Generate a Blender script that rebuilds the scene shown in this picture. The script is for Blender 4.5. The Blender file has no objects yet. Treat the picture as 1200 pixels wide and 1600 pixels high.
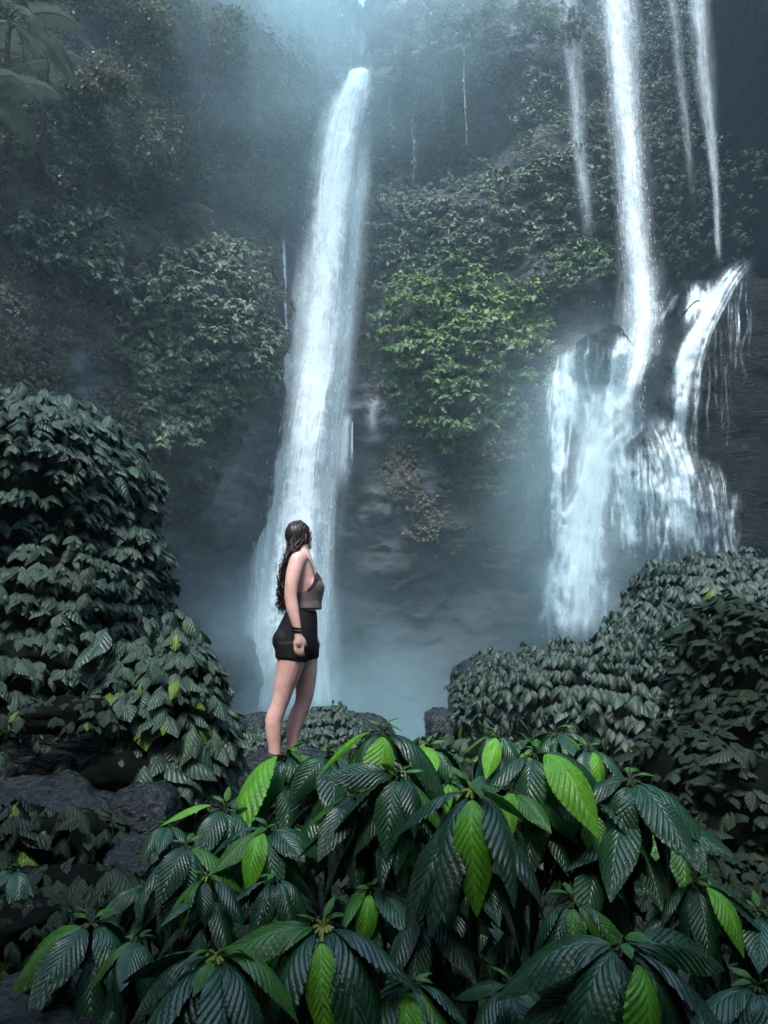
import bpy, bmesh, math, random
import numpy as np
from mathutils import Vector, Matrix
from mathutils.bvhtree import BVHTree

R = math.radians
rng = np.random.default_rng(7)
random.seed(7)
sc = bpy.context.scene
col = sc.collection

# ------------------------------------------------------------ camera
CZ = 1.6
FPX = 1150.0                      # focal length in pixels of the 1200x1600 photograph
PITCH = math.atan(200 / FPX)
cam_d = bpy.data.cameras.new('camera')
cam = bpy.data.objects.new('camera', cam_d)
col.objects.link(cam)
cam.location = (0, 0, CZ)
cam.rotation_euler = (R(90) + PITCH, 0, 0)
cam_d.sensor_fit = 'VERTICAL'
cam_d.sensor_height = 36.0
cam_d.lens = 36.0 * FPX / 1600
cam_d.clip_start = 0.05
cam_d.clip_end = 600
sc.camera = cam

# ------------------------------------------------------------ sky, sun, exposure
SUN_EL, SUN_AZ = R(58), R(194)     # azimuth clockwise from +Y
w = bpy.data.worlds.new('World')
sc.world = w
w.use_nodes = True
nt = w.node_tree
nt.nodes.clear()
sky = nt.nodes.new('ShaderNodeTexSky')
sky.sky_type = 'NISHITA'
sky.sun_disc = False
sky.sun_elevation = SUN_EL
sky.sun_rotation = SUN_AZ
sky.air_density = 1.7
sky.dust_density = 1.0
sky.ozone_density = 3.0
bg = nt.nodes.new('ShaderNodeBackground')
bg.inputs['Strength'].default_value = 0.15
wo = nt.nodes.new('ShaderNodeOutputWorld')
nt.links.new(sky.outputs[0], bg.inputs[0])
nt.links.new(bg.outputs[0], wo.inputs[0])
sun_d = bpy.data.lights.new('sun', 'SUN')
sun_d.energy = 1.3
sun_d.angle = R(14)
sun_d.color = (1.0, 0.98, 0.94)
sun = bpy.data.objects.new('sun', sun_d)
col.objects.link(sun)
sdir = Vector((math.sin(SUN_AZ) * math.cos(SUN_EL), math.cos(SUN_AZ) * math.cos(SUN_EL), math.sin(SUN_EL)))
sun.rotation_euler = sdir.to_track_quat('Z', 'Y').to_euler()
sc.view_settings.view_transform = 'Standard'
sc.view_settings.look = 'None'
sc.view_settings.gamma = 1
sc.view_settings.use_curve_mapping = False
sc.view_settings.exposure = 1.93
cy = sc.cycles
cy.max_bounces = 6
cy.diffuse_bounces = 3
cy.glossy_bounces = 3
cy.transmission_bounces = 4
cy.volume_bounces = 2
cy.transparent_max_bounces = 40
cy.use_denoising = True
cy.use_adaptive_sampling = True
cy.adaptive_threshold = 0.02
cy.volume_step_rate = 1.6

# ------------------------------------------------------------ helpers
SP, CP = math.sin(PITCH), math.cos(PITCH)


def ray(u, v):
    dx, dy = (u - 600) / FPX, (800 - v) / FPX
    return np.array((dx, CP - SP * dy, SP + CP * dy))


def P(u, v, Y):
    d = ray(u, v)
    return np.array((0, 0, CZ)) + d * (Y / d[1])


def px(Y):                         # metres that one photograph pixel covers at distance Y
    return Y / FPX


def tag(o, label=None, cat=None, group=None, kind=None):
    if label: o['label'] = label
    if cat: o['category'] = cat
    if group: o['group'] = group
    if kind: o['kind'] = kind
    return o


def mesh_np(name, V, F, mat=None, uv=None, attrs=None, smooth=True, nside=None):
    """V (n,3); F (m,k) of one polygon size, or a list of arrays"""
    me = bpy.data.meshes.new(name)
    Fs = F if isinstance(F, list) else [F]
    Fs = [np.asarray(f, dtype=np.int32) for f in Fs if len(f)]
    V = np.asarray(V, dtype=np.float32)
    me.vertices.add(len(V))
    me.vertices.foreach_set('co', V.ravel())
    loops = np.concatenate([f.ravel() for f in Fs])
    sizes = np.concatenate([np.full(len(f), f.shape[1], np.int32) for f in Fs])
    starts = np.concatenate(([0], np.cumsum(sizes)[:-1])).astype(np.int32)
    me.loops.add(len(loops))
    me.loops.foreach_set('vertex_index', loops)
    me.polygons.add(len(sizes))
    me.polygons.foreach_set('loop_start', starts)
    me.update(calc_edges=True)
    if smooth:
        me.polygons.foreach_set('use_smooth', np.ones(len(sizes), bool))
    if uv is not None:
        l = me.uv_layers.new(name='UVMap')
        l.data.foreach_set('uv', np.asarray(uv, np.float32)[loops].ravel())
    for k, a in (attrs or {}).items():
        at = me.attributes.new(k, 'FLOAT', 'POINT')
        at.data.foreach_set('value', np.asarray(a, np.float32))
    if mat: me.materials.append(mat)
    return me


def link(name, me, parent=None, loc=None):
    o = bpy.data.objects.new(name, me)
    col.objects.link(o)
    if parent is not None:
        o.parent = parent
    if loc is not None:
        o.location = loc
    return o


def empty(name, loc):
    o = bpy.data.objects.new(name, None)
    o.empty_display_size = 0.2
    o.location = tuple(float(c) for c in loc)
    col.objects.link(o)
    return o


def _h(i, j, k, s):
    n = (i * 374761393 + j * 668265263 + k * 1274126177 + s * 974711) & 0xFFFFFFFF
    n = ((n ^ (n >> 13)) * 1274126177) & 0xFFFFFFFF
    n = ((n ^ (n >> 16)) * 2246822519) & 0xFFFFFFFF
    return ((n ^ (n >> 15)) & 0xFFFFFF) / float(0xFFFFFF)


def vnoise(p, s=0):
    p = np.asarray(p, float)
    i = np.floor(p).astype(np.int64)
    f = p - i
    f = f * f * (3 - 2 * f)
    r = 0
    for a in (0, 1):
        wa = f[:, 0] if a else 1 - f[:, 0]
        for b in (0, 1):
            wb = f[:, 1] if b else 1 - f[:, 1]
            for c in (0, 1):
                wc = f[:, 2] if c else 1 - f[:, 2]
                r = r + wa * wb * wc * _h(i[:, 0] + a, i[:, 1] + b, i[:, 2] + c, s)
    return r * 2 - 1


def fbm(p, s=0, o=4, g=0.5):
    p = np.asarray(p, float)
    r, a = 0, 1.0
    for k in range(o):
        r = r + a * vnoise(p * (2.03 ** k) + 17.3 * k, s + k)
        a *= g
    return r


def smooth(x, a, b):
    t = np.clip((x - a) / (b - a), 0, 1)
    return t * t * (3 - 2 * t)


def unit(v):
    return v / np.maximum(np.linalg.norm(v, axis=-1, keepdims=True), 1e-9)


def tube(path, rad, sides=6, cap=True):
    """tube mesh data along a path"""
    path = np.asarray(path, float)
    n = len(path)
    rad = np.broadcast_to(np.asarray(rad, float), (n,))
    t = unit(np.gradient(path, axis=0))
    ref = np.array((0, 0, 1.0)) if abs(t[:, 2]).mean() < .8 else np.array((1.0, 0, 0))
    a = unit(np.cross(t, ref))
    b = np.cross(t, a)
    th = np.arange(sides) / sides * 2 * np.pi
    V = path[:, None] + rad[:, None, None] * (np.cos(th)[None, :, None] * a[:, None] + np.sin(th)[None, :, None] * b[:, None])
    V = V.reshape(-1, 3)
    i, j = np.meshgrid(np.arange(n - 1), np.arange(sides), indexing='ij')
    j2 = (j + 1) % sides
    F = np.stack([i * sides + j, i * sides + j2, (i + 1) * sides + j2, (i + 1) * sides + j], -1).reshape(-1, 4)
    return V, F


class Acc:
    """collects quads / triangles into one mesh"""
    def __init__(s): s.V, s.Q, s.T, s.n = [], [], [], 0
    def add(s, V, F):
        F = np.asarray(F)
        (s.Q if F.shape[1] == 4 else s.T).append(F + s.n)
        s.V.append(V); s.n += len(V)
    def mesh(s, name, mat, attrs=None, smooth=True):
        Fs = []
        if s.Q: Fs.append(np.concatenate(s.Q))
        if s.T: Fs.append(np.concatenate(s.T))
        return mesh_np(name, np.concatenate(s.V), Fs, mat, attrs=attrs, smooth=smooth)


def spline(pts, n):
    pts = np.asarray(pts, float)
    d = np.concatenate(([0], np.cumsum(np.linalg.norm(np.diff(pts[:, :3], axis=0), axis=1))))
    d /= d[-1]
    t = np.linspace(0, 1, n)
    out = np.stack([np.interp(t, d, pts[:, k]) for k in range(pts.shape[1])], -1)
    for _ in range(max(2, n // (3 * len(pts)))):
        out[1:-1] = .25 * out[:-2] + .5 * out[1:-1] + .25 * out[2:]
    return out


def in_poly(pt, poly):
    x, y = pt[:, 0], pt[:, 1]
    r = np.zeros(len(pt), bool)
    n = len(poly)
    for i in range(n):
        x1, y1 = poly[i]
        x2, y2 = poly[(i + 1) % n]
        c = ((y1 > y) != (y2 > y)) & (x < (x2 - x1) * (y - y1) / ((y2 - y1) or 1e-9) + x1)
        r ^= c
    return r


# ------------------------------------------------------------ materials
def new_mat(name):
    m = bpy.data.materials.new(name)
    m.use_nodes = True
    m.node_tree.nodes.clear()
    return m, m.node_tree


def N(nt, typ, **kw):
    n = nt.nodes.new(typ)
    for k, v in kw.items():
        if k.startswith('i_'):
            key = k[2:]
            n.inputs[int(key) if key.isdigit() else key.replace('_', ' ')].default_value = v
        else:
            setattr(n, k, v)
    return n


def L(nt, a, b): nt.links.new(a, b)


def math_n(nt, op, a, b=None, c=None, clamp=False):
    n = nt.nodes.new('ShaderNodeMath')
    n.operation = op
    n.use_clamp = clamp
    for i, x in enumerate((a, b, c)):
        if x is None: continue
        if isinstance(x, (int, float)): n.inputs[i].default_value = x
        else: L(nt, x, n.inputs[i])
    return n.outputs[0]


def ramp(nt, fac, stops):
    r = nt.nodes.new('ShaderNodeValToRGB')
    el = r.color_ramp.elements
    while len(el) < len(stops): el.new(0.5)
    for e, (p, c) in zip(el, stops):
        e.position = p
        e.color = c if len(c) == 4 else (*c, 1)
    L(nt, fac, r.inputs[0])
    return r.outputs[0]


def leaf_material(name, dark, light, rough=.35, transl=.25, tcol=None, veins=9, vein_bump=.4, source='attr', spec=.5, coat=0.0):
    m, nt = new_mat(name)
    if source == 'attr':
        var = N(nt, 'ShaderNodeAttribute', attribute_name='var').outputs['Fac']
    else:
        var = N(nt, 'ShaderNodeObjectInfo').outputs['Random']
    mix = N(nt, 'ShaderNodeMix', data_type='RGBA')
    L(nt, var, mix.inputs['Factor'])
    mix.inputs['A'].default_value = (*dark, 1)
    mix.inputs['B'].default_value = (*light, 1)
    colr = mix.outputs['Result']
    pr = N(nt, 'ShaderNodeBsdfPrincipled')
    pr.inputs['Roughness'].default_value = rough
    pr.inputs['Specular IOR Level'].default_value = spec
    pr.inputs['Coat Weight'].default_value = coat
    pr.inputs['Coat Roughness'].default_value = .25
    if veins:
        uv = N(nt, 'ShaderNodeUVMap')
        sp = N(nt, 'ShaderNodeSeparateXYZ')
        L(nt, uv.outputs[0], sp.inputs[0])
        ax = math_n(nt, 'ABSOLUTE', math_n(nt, 'MULTIPLY_ADD', sp.outputs[0], 2.0, -1.0))
        ph = math_n(nt, 'MULTIPLY_ADD', ax, -.28, sp.outputs[1])
        wv = math_n(nt, 'ABSOLUTE', math_n(nt, 'SINE', math_n(nt, 'MULTIPLY', ph, math.pi * veins)))
        rib = math_n(nt, 'SMOOTH_MIN', ax, .12, .05)
        hgt = math_n(nt, 'ADD', math_n(nt, 'POWER', wv, .6), math_n(nt, 'MULTIPLY', rib, 5.0))
        nz = N(nt, 'ShaderNodeTexNoise', i_Scale=40.0, i_Detail=2.0)
        L(nt, uv.outputs[0], nz.inputs['Vector'])
        hgt = math_n(nt, 'MULTIPLY_ADD', nz.outputs[0], .35, hgt)
        bp = N(nt, 'ShaderNodeBump', i_Strength=vein_bump, i_Distance=.01)
        L(nt, hgt, bp.inputs['Height'])
        L(nt, bp.outputs[0], pr.inputs['Normal'])
        # veins a touch paler than the blade, blade mottled
        vm = N(nt, 'ShaderNodeMix', data_type='RGBA')
        fac = math_n(nt, 'MULTIPLY', math_n(nt, 'SUBTRACT', 1.0, math_n(nt, 'MULTIPLY', math_n(nt, 'MULTIPLY', wv, math_n(nt, 'MULTIPLY', rib, 8.3)), 2.2), clamp=True), .45)
        L(nt, fac, vm.inputs['Factor'])
        L(nt, colr, vm.inputs['A'])
        vm.inputs['B'].default_value = (light[0] * 2.2 + .02, light[1] * 1.8 + .02, light[2] * 1.6 + .01, 1)
        n6 = N(nt, 'ShaderNodeTexNoise', i_Scale=5.0, i_Detail=5.0, i_Roughness=.65)
        off = N(nt, 'ShaderNodeVectorMath', operation='ADD')
        cmb = N(nt, 'ShaderNodeCombineXYZ')
        L(nt, math_n(nt, 'MULTIPLY', var, 37.0), cmb.inputs[2])
        L(nt, uv.outputs[0], off.inputs[0]); L(nt, cmb.outputs[0], off.inputs[1])
        L(nt, off.outputs[0], n6.inputs['Vector'])
        mo_ = N(nt, 'ShaderNodeMixRGB', blend_type='MULTIPLY')
        mo_.inputs[0].default_value = 1.0
        L(nt, vm.outputs['Result'], mo_.inputs[1])
        L(nt, ramp(nt, n6.outputs['Fac'], [(.30, (.55, .60, .60)), (.5, (1, 1, 1)), (.72, (1.35, 1.2, .9))]), mo_.inputs[2])
        # a few rusty blotches on old leaves
        br = N(nt, 'ShaderNodeMixRGB')
        L(nt, ramp(nt, n6.outputs['Fac'], [(.72, (0, 0, 0)), (.78, (.8, .8, .8))]), br.inputs[0])
        L(nt, mo_.outputs[0], br.inputs[1]); br.inputs[2].default_value = (.09, .055, .02, 1)
        colr = br.outputs[0]
    L(nt, colr, pr.inputs['Base Color'])
    tr = N(nt, 'ShaderNodeBsdfTranslucent')
    if tcol: tr.inputs[0].default_value = (*tcol, 1)
    else: L(nt, colr, tr.inputs[0])
    ms = N(nt, 'ShaderNodeMixShader')
    ms.inputs[0].default_value = transl
    out = N(nt, 'ShaderNodeOutputMaterial')
    L(nt, pr.outputs[0], ms.inputs[1])
    L(nt, tr.outputs[0], ms.inputs[2])
    L(nt, ms.outputs[0], out.inputs[0])
    return m


def rock_material(name, c1, c2, rough=(.25, .6), scale=1.0, strata=1.0, moss=None, bump=.6, spec=.5, tone=False):
    m, nt = new_mat(name)
    tc = N(nt, 'ShaderNodeTexCoord')
    mp = N(nt, 'ShaderNodeMapping')
    mp.inputs['Scale'].default_value = (scale, scale, scale * (1 + 2.5 * strata))
    L(nt, tc.outputs['Object'], mp.inputs[0])
    n1 = N(nt, 'ShaderNodeTexNoise', i_Scale=.6, i_Detail=8.0, i_Roughness=.62, i_Distortion=.6)
    n2 = N(nt, 'ShaderNodeTexNoise', i_Scale=4.5, i_Detail=6.0, i_Roughness=.65)
    vo = N(nt, 'ShaderNodeTexVoronoi', i_Scale=1.1, feature='DISTANCE_TO_EDGE')
    for t in (n1, n2): L(nt, mp.outputs[0], t.inputs['Vector'])
    dst = N(nt, 'ShaderNodeMixRGB', blend_type='ADD')
    dst.inputs[0].default_value = .35
    L(nt, mp.outputs[0], dst.inputs[1]); L(nt, n1.outputs['Color'], dst.inputs[2])
    L(nt, dst.outputs[0], vo.inputs['Vector'])
    cr = ramp(nt, n1.outputs['Fac'], [(.3, c1), (.52, [(a + b) / 2 for a, b in zip(c1, c2)]), (.7, c2)])
    mx = N(nt, 'ShaderNodeMixRGB', blend_type='MULTIPLY')
    mx.inputs[0].default_value = .7
    L(nt, cr, mx.inputs[1])
    L(nt, ramp(nt, n2.outputs['Fac'], [(.3, (.45, .45, .45)), (.65, (1.15, 1.15, 1.15))]), mx.inputs[2])
    c = mx.outputs[0]
    if moss:
        n3 = N(nt, 'ShaderNodeTexNoise', i_Scale=.35, i_Detail=7.0, i_Roughness=.7)
        L(nt, tc.outputs['Object'], n3.inputs['Vector'])
        mm = N(nt, 'ShaderNodeMixRGB')
        L(nt, ramp(nt, n3.outputs['Fac'], [(.5, (0, 0, 0)), (.62, (1, 1, 1))]), mm.inputs[0])
        L(nt, c, mm.inputs[1])
        mm.inputs[2].default_value = (*moss, 1)
        c = mm.outputs[0]
    if tone:          # darker, duller rock towards the right and the foot of the cliff
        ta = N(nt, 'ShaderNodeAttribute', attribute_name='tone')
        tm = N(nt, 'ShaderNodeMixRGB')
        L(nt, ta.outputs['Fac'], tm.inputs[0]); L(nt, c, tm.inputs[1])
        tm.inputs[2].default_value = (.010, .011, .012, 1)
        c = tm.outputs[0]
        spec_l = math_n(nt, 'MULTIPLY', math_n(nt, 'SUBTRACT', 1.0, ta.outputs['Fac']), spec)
    pr = N(nt, 'ShaderNodeBsdfPrincipled')
    pr.inputs['Specular IOR Level'].default_value = spec
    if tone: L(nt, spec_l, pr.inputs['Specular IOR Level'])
    L(nt, c, pr.inputs['Base Color'])
    rr = N(nt, 'ShaderNodeMapRange')
    rr.inputs['From Min'].default_value = .35; rr.inputs['From Max'].default_value = .65
    rr.inputs['To Min'].default_value = rough[0]; rr.inputs['To Max'].default_value = rough[1]
    L(nt, n2.outputs['Fac'], rr.inputs['Value'])
    L(nt, rr.outputs[0], pr.inputs['Roughness'])
    h = math_n(nt, 'ADD', math_n(nt, 'MULTIPLY', n1.outputs['Fac'], 1.2), math_n(nt, 'MULTIPLY', n2.outputs['Fac'], .35))
    h = math_n(nt, 'ADD', h, math_n(nt, 'MULTIPLY', math_n(nt, 'MINIMUM', vo.outputs[0], .08), 1.0))
    bp = N(nt, 'ShaderNodeBump', i_Strength=bump, i_Distance=.5 / scale)
    L(nt, h, bp.inputs['Height'])
    L(nt, bp.outputs[0], pr.inputs['Normal'])
    out = N(nt, 'ShaderNodeOutputMaterial')
    L(nt, pr.outputs[0], out.inputs[0])
    return m


def plain_material(name, c, rough=.6, spec=.4, noise=None, bump=0.0, nscale=30.0, sss=0.0):
    m, nt = new_mat(name)
    pr = N(nt, 'ShaderNodeBsdfPrincipled')
    pr.inputs['Roughness'].default_value = rough
    pr.inputs['Specular IOR Level'].default_value = spec
    tc = N(nt, 'ShaderNodeTexCoord')
    nz = N(nt, 'ShaderNodeTexNoise', i_Scale=nscale, i_Detail=5.0)
    L(nt, tc.outputs['Object'], nz.inputs['Vector'])
    c2 = noise or [x * .75 for x in c]
    L(nt, ramp(nt, nz.outputs[0], [(.35, c2), (.65, c)]), pr.inputs['Base Color'])
    if sss:
        pr.inputs['Subsurface Weight'].default_value = sss
        pr.inputs['Subsurface Radius'].default_value = (.02, .008, .004)
        pr.inputs['Subsurface Scale'].default_value = .5
    if bump:
        bp = N(nt, 'ShaderNodeBump', i_Strength=bump, i_Distance=.02)
        L(nt, nz.outputs[0], bp.inputs['Height'])
        L(nt, bp.outputs[0], pr.inputs['Normal'])
    out = N(nt, 'ShaderNodeOutputMaterial')
    L(nt, pr.outputs[0], out.inputs[0])
    return m


def water_material(name, colr, lo, hi, sx, sy, fine=.35):
    """falling white water: opacity from streaks that run down the stream times the 'dens' of the sheet"""
    m, nt = new_mat(name)
    uv = N(nt, 'ShaderNodeUVMap')
    def streak(ax, ay, det, dist):
        mp = N(nt, 'ShaderNodeMapping')
        mp.inputs['Scale'].default_value = (ax, ay, 1)
        L(nt, uv.outputs[0], mp.inputs[0])
        n = N(nt, 'ShaderNodeTexNoise', i_Scale=1.0, i_Detail=det, i_Roughness=.6, i_Distortion=dist)
        L(nt, mp.outputs[0], n.inputs['Vector'])
        return n.outputs[0]
    a = streak(sx, sy, 5.0, .4)
    b = streak(sx * 6, sy * 2.2, 3.0, .2)
    c = streak(sx * 1.2, sy * 7.0, 6.0, .8)
    s = math_n(nt, 'ADD', math_n(nt, 'MULTIPLY', a, .55), math_n(nt, 'ADD', math_n(nt, 'MULTIPLY', b, fine), math_n(nt, 'MULTIPLY', c, .45 - fine * .5 + .175)))
    d = N(nt, 'ShaderNodeAttribute', attribute_name='dens').outputs['Fac']
    # dens shifts the threshold, so that a thin edge breaks into strands instead of fading evenly
    th = math_n(nt, 'ADD', s, math_n(nt, 'MULTIPLY_ADD', d, .34, 0.0))
    mr = N(nt, 'ShaderNodeMapRange', interpolation_type='SMOOTHSTEP')
    mr.inputs['From Min'].default_value = lo
    mr.inputs['From Max'].default_value = hi
    L(nt, th, mr.inputs['Value'])
    al = math_n(nt, 'MULTIPLY', mr.outputs[0], math_n(nt, 'MULTIPLY', d, 1.6, clamp=True), clamp=True)
    bp = N(nt, 'ShaderNodeBump', i_Strength=.35, i_Distance=.3)
    L(nt, s, bp.inputs['Height'])
    df = N(nt, 'ShaderNodeBsdfDiffuse'); df.inputs[0].default_value = (*colr, 1)
    L(nt, bp.outputs[0], df.inputs['Normal'])
    tl = N(nt, 'ShaderNodeBsdfTranslucent'); tl.inputs[0].default_value = (*colr, 1)
    ms = N(nt, 'ShaderNodeMixShader'); ms.inputs[0].default_value = .25
    L(nt, df.outputs[0], ms.inputs[1]); L(nt, tl.outputs[0], ms.inputs[2])
    tp = N(nt, 'ShaderNodeBsdfTransparent')
    mo = N(nt, 'ShaderNodeMixShader')
    L(nt, al, mo.inputs[0]); L(nt, tp.outputs[0], mo.inputs[1]); L(nt, ms.outputs[0], mo.inputs[2])
    out = N(nt, 'ShaderNodeOutputMaterial')
    L(nt, mo.outputs[0], out.inputs[0])
    return m


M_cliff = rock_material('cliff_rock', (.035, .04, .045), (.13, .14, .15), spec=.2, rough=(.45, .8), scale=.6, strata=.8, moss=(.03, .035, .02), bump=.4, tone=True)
M_wet = rock_material('wet_black_rock', (.003, .0035, .004), (.011, .013, .015), rough=(.3, .6), scale=.7, strata=.7, bump=.8, spec=.15)
M_boulder = rock_material('boulder_rock', (.004, .0065, .0065), (.013, .022, .023), rough=(.12, .4), scale=5.0, strata=.3, bump=.8)
M_ledge = rock_material('ledge_rock', (.02, .022, .024), (.07, .072, .075), rough=(.25, .6), scale=.9, strata=1.0, bump=.8)
M_ground = plain_material('dark_soil', (.012, .011, .009), .7, .3, noise=(.005, .006, .004), bump=.6, nscale=6)
M_slope = plain_material('unseen_shade_slope', (.045, .06, .03), .8, .2, noise=(.015, .02, .01), bump=.8, nscale=1.5)
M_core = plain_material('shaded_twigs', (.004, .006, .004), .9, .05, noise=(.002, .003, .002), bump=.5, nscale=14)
M_stem = plain_material('green_stem', (.03, .05, .012), .5, .3, noise=(.018, .03, .01), nscale=60)
M_stemy = plain_material('yellow_stem', (.22, .26, .03), .45, .4, noise=(.12, .18, .02), nscale=60)
M_bark = plain_material('bark', (.10, .085, .07), .8, .2, noise=(.04, .035, .03), bump=.5, nscale=9)
M_vine = plain_material('pale_vine', (.42, .41, .37), .8, .2, noise=(.20, .20, .17), nscale=12)

# ------------------------------------------------------------ cliff
A_K = np.array([-4, -2, -1, -.7, -.52, -.4, -.3, -.2, -.155, -.125, -.06, 0, .12, .25, .31, .38, .44, .50, .56, .7, 1, 2, 4])
Y_K = np.array([4.2, 8.4, 16.5, 21, 25, 28.5, 32, 35.5, 37.5, 40.5, 41.5, 41, 40, 38.5, 38, 38.5, 37.5, 34, 30, 23, 15.5, 8.2, 4.2])


def uvz(u, v, Y):
    p = P(u, v, Y)
    return p[0] / p[1], p[2]


BUMPS = []
for (u, v, su, sv, amt) in [
        (300, 560, 110, 120, 3.2), (140, 420, 130, 120, 1.5), (200, 200, 200, 130, 1.6), (400, 200, 90, 120, 1.5),
        (725, 560, 95, 95, 2.6), (640, 480, 60, 50, 1.2), (735, 690, 70, 50, 1.2), (700, 320, 150, 55, 1.6), (690, 405, 40, 25, 1.0),
        (690, 190, 130, 60, -2.6), (840, 230, 50, 60, .8), (860, 440, 70, 40, 1.4), (700, 60, 220, 50, 2.2),
        (330, 920, 110, 55, -3.2), (350, 780, 90, 60, 1.0), (560, 640, 60, 30, 1.0), (580, 800, 90, 50, .8),
        (930, 780, 95, 170, 3.5), (930, 560, 70, 30, 2.2), (700, 980, 160, 70, -1.5)]:
    a0, z0 = uvz(u, v, 38)
    BUMPS.append((a0, z0, su / FPX * 1.05, sv * 38 / FPX * 1.1, amt))


def cliff_depth(a, z):
    Y = np.interp(a, A_K, Y_K)
    q = np.stack([a * Y, Y, z], -1)
    for a0, z0, sa, sz, amt in BUMPS:
        Y = Y - amt * np.exp(-(((a - a0) / sa) ** 2 + ((z - z0) / sz) ** 2))
    k = np.clip(Y / 30, .25, 1)
    Y = Y - 1.6 * k * fbm(q * (.09, .09, .07), 3, 3)
    Y = Y - .75 * k * fbm(q * (.28, .28, .42), 11, 4)
    # bedding: ledges that come and go
    zz = z + 1.3 * fbm(q * (.12, .12, .05), 21, 3)
    lay = .5 * np.abs((zz * .42) % 1 - .5) + .28 * np.abs((zz * 1.13 + .3) % 1 - .5)
    m = .35 + .65 * smooth(fbm(q * .08, 31, 2), -.4, .5)
    Y = Y - k * 1.7 * m * lay
    Y = Y - .16 * k * fbm(q * (1.1, 1.1, 2.2), 41, 3)
    zt = z * .5 + 1.3 * fbm(q * (.16, .16, .22), 51, 4)
    fr = zt - np.floor(zt)
    m2 = np.exp(-((a + .01) / .11) ** 2) * smooth(z, -2, 1) * (1 - smooth(z, 15, 19))
    Y = Y - m2 * .45 * (.25 + smooth(fbm(q * (.35, .35, .5), 57, 3), -.5, .5)) * (smooth(fr, 0, .12) * (1 - fr * .9) - .4)
    # forested slope leaning back above the lip
    lip = 36.2
    Y = Y + np.clip(z - lip, 0, 60) * .42 + smooth(z, lip - 1, lip + 1) * .15
    return Y


aa = np.concatenate([np.linspace(-4, -.62, 60)[:-1], np.linspace(-.62, .62, 470), np.linspace(.62, 4, 60)[1:]])
zz = np.concatenate([np.linspace(-6, -3, 6)[:-1], np.linspace(-3, 44, 400), np.linspace(44, 52, 14)[1:]])
AA, ZZ = np.meshgrid(aa, zz, indexing='xy')
DD = cliff_depth(AA.ravel(), ZZ.ravel()).reshape(AA.shape)
# the gully of the stream: the top of the slope drops away behind the lip
gul = np.exp(-((AA + .034) / .009) ** 2) * smooth(ZZ, 36.0, 37.0)
DD = DD + gul * 1.5
top = 52 - 1.5 * np.exp(-((AA + .034) / .05) ** 2)
ZZ2 = np.minimum(ZZ, top)
CV = np.stack([AA * DD, DD, ZZ2], -1)
# plateau behind the rim
last = CV[-1]
plat = []
for f, dz in ((1.25, .6), (1.7, 1.0), (2.4, .5)):
    q = last.copy()
    q[:, 0] *= f; q[:, 1] = q[:, 1] * f; q[:, 2] = q[:, 2] + dz
    q[:, 0] = np.clip(q[:, 0], -118, 118); q[:, 1] = np.clip(q[:, 1], -118, 118)
    plat.append(q)
CV = np.concatenate([CV, np.array(plat)], 0)
nr, nc = CV.shape[:2]
ii, jj = np.meshgrid(np.arange(nr - 1), np.arange(nc - 1), indexing='ij')
CF = np.stack([ii * nc + jj, ii * nc + jj + 1, (ii + 1) * nc + jj + 1, (ii + 1) * nc + jj], -1).reshape(-1, 4)
cq = CV.reshape(-1, 3)
dark_base = .75 * (1 - smooth(cq[:, 2] + 2.5 * fbm(cq * .25, 78, 3), 1, 11)) * smooth(cq[:, 1], 20, 28)
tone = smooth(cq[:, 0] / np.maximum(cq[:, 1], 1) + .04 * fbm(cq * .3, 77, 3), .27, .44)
cliff_me = mesh_np('cliff', cq, CF, M_cliff, attrs={'tone': np.maximum(tone, dark_base)})
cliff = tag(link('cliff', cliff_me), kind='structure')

# unseen slope added behind the camera to cut sky light from the back
tb = np.linspace(0, 1, 60)
angb = R(-4) - tb * R(172)
zb = np.linspace(-1, 1, 26)
TB, ZB = np.meshgrid(angb, (zb + 1) / 2)
hgt = 9.5 * ZB ** .8
rad = 17.5 - 10.5 * ZB ** 2      # shaped to lean in and shade the foreground
GB = np.stack([rad * np.cos(TB), rad * np.sin(TB) * 1.0 + 3.0, hgt - .5], -1).reshape(-1, 3)
GB += 1.6 * np.stack([fbm(GB * .22, 71, 4), fbm(GB * .22, 72, 4), .6 * fbm(GB * .22, 73, 4)], -1)
nrb, ncb = TB.shape
ii, jj = np.meshgrid(np.arange(nrb - 1), np.arange(ncb - 1), indexing='ij')
GBF = np.stack([ii * ncb + jj, ii * ncb + jj + 1, (ii + 1) * ncb + jj + 1, (ii + 1) * ncb + jj], -1).reshape(-1, 4)
tag(link('unseen_shade_slope', mesh_np('unseen_shade_slope', GB, GBF, M_slope)), kind='structure')

# ------------------------------------------------------------ ground and pool
POOL_Z = -2.6


def ground_z(x, y):
    z = .15 + .45 * smooth(-x, .3, 1.6) * smooth(y, 1.5, 4)
    z = z + .25 * smooth(x, 1.5, 4)
    d = smooth(y, 6.0, 13.5)
    z = z * (1 - d) + (-3.3) * d
    r = smooth(np.abs(x), 9, 15) * smooth(y, 8, 14) * (1 - smooth(y, 30, 50))
    z = z + 1.5 * r
    return z


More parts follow.
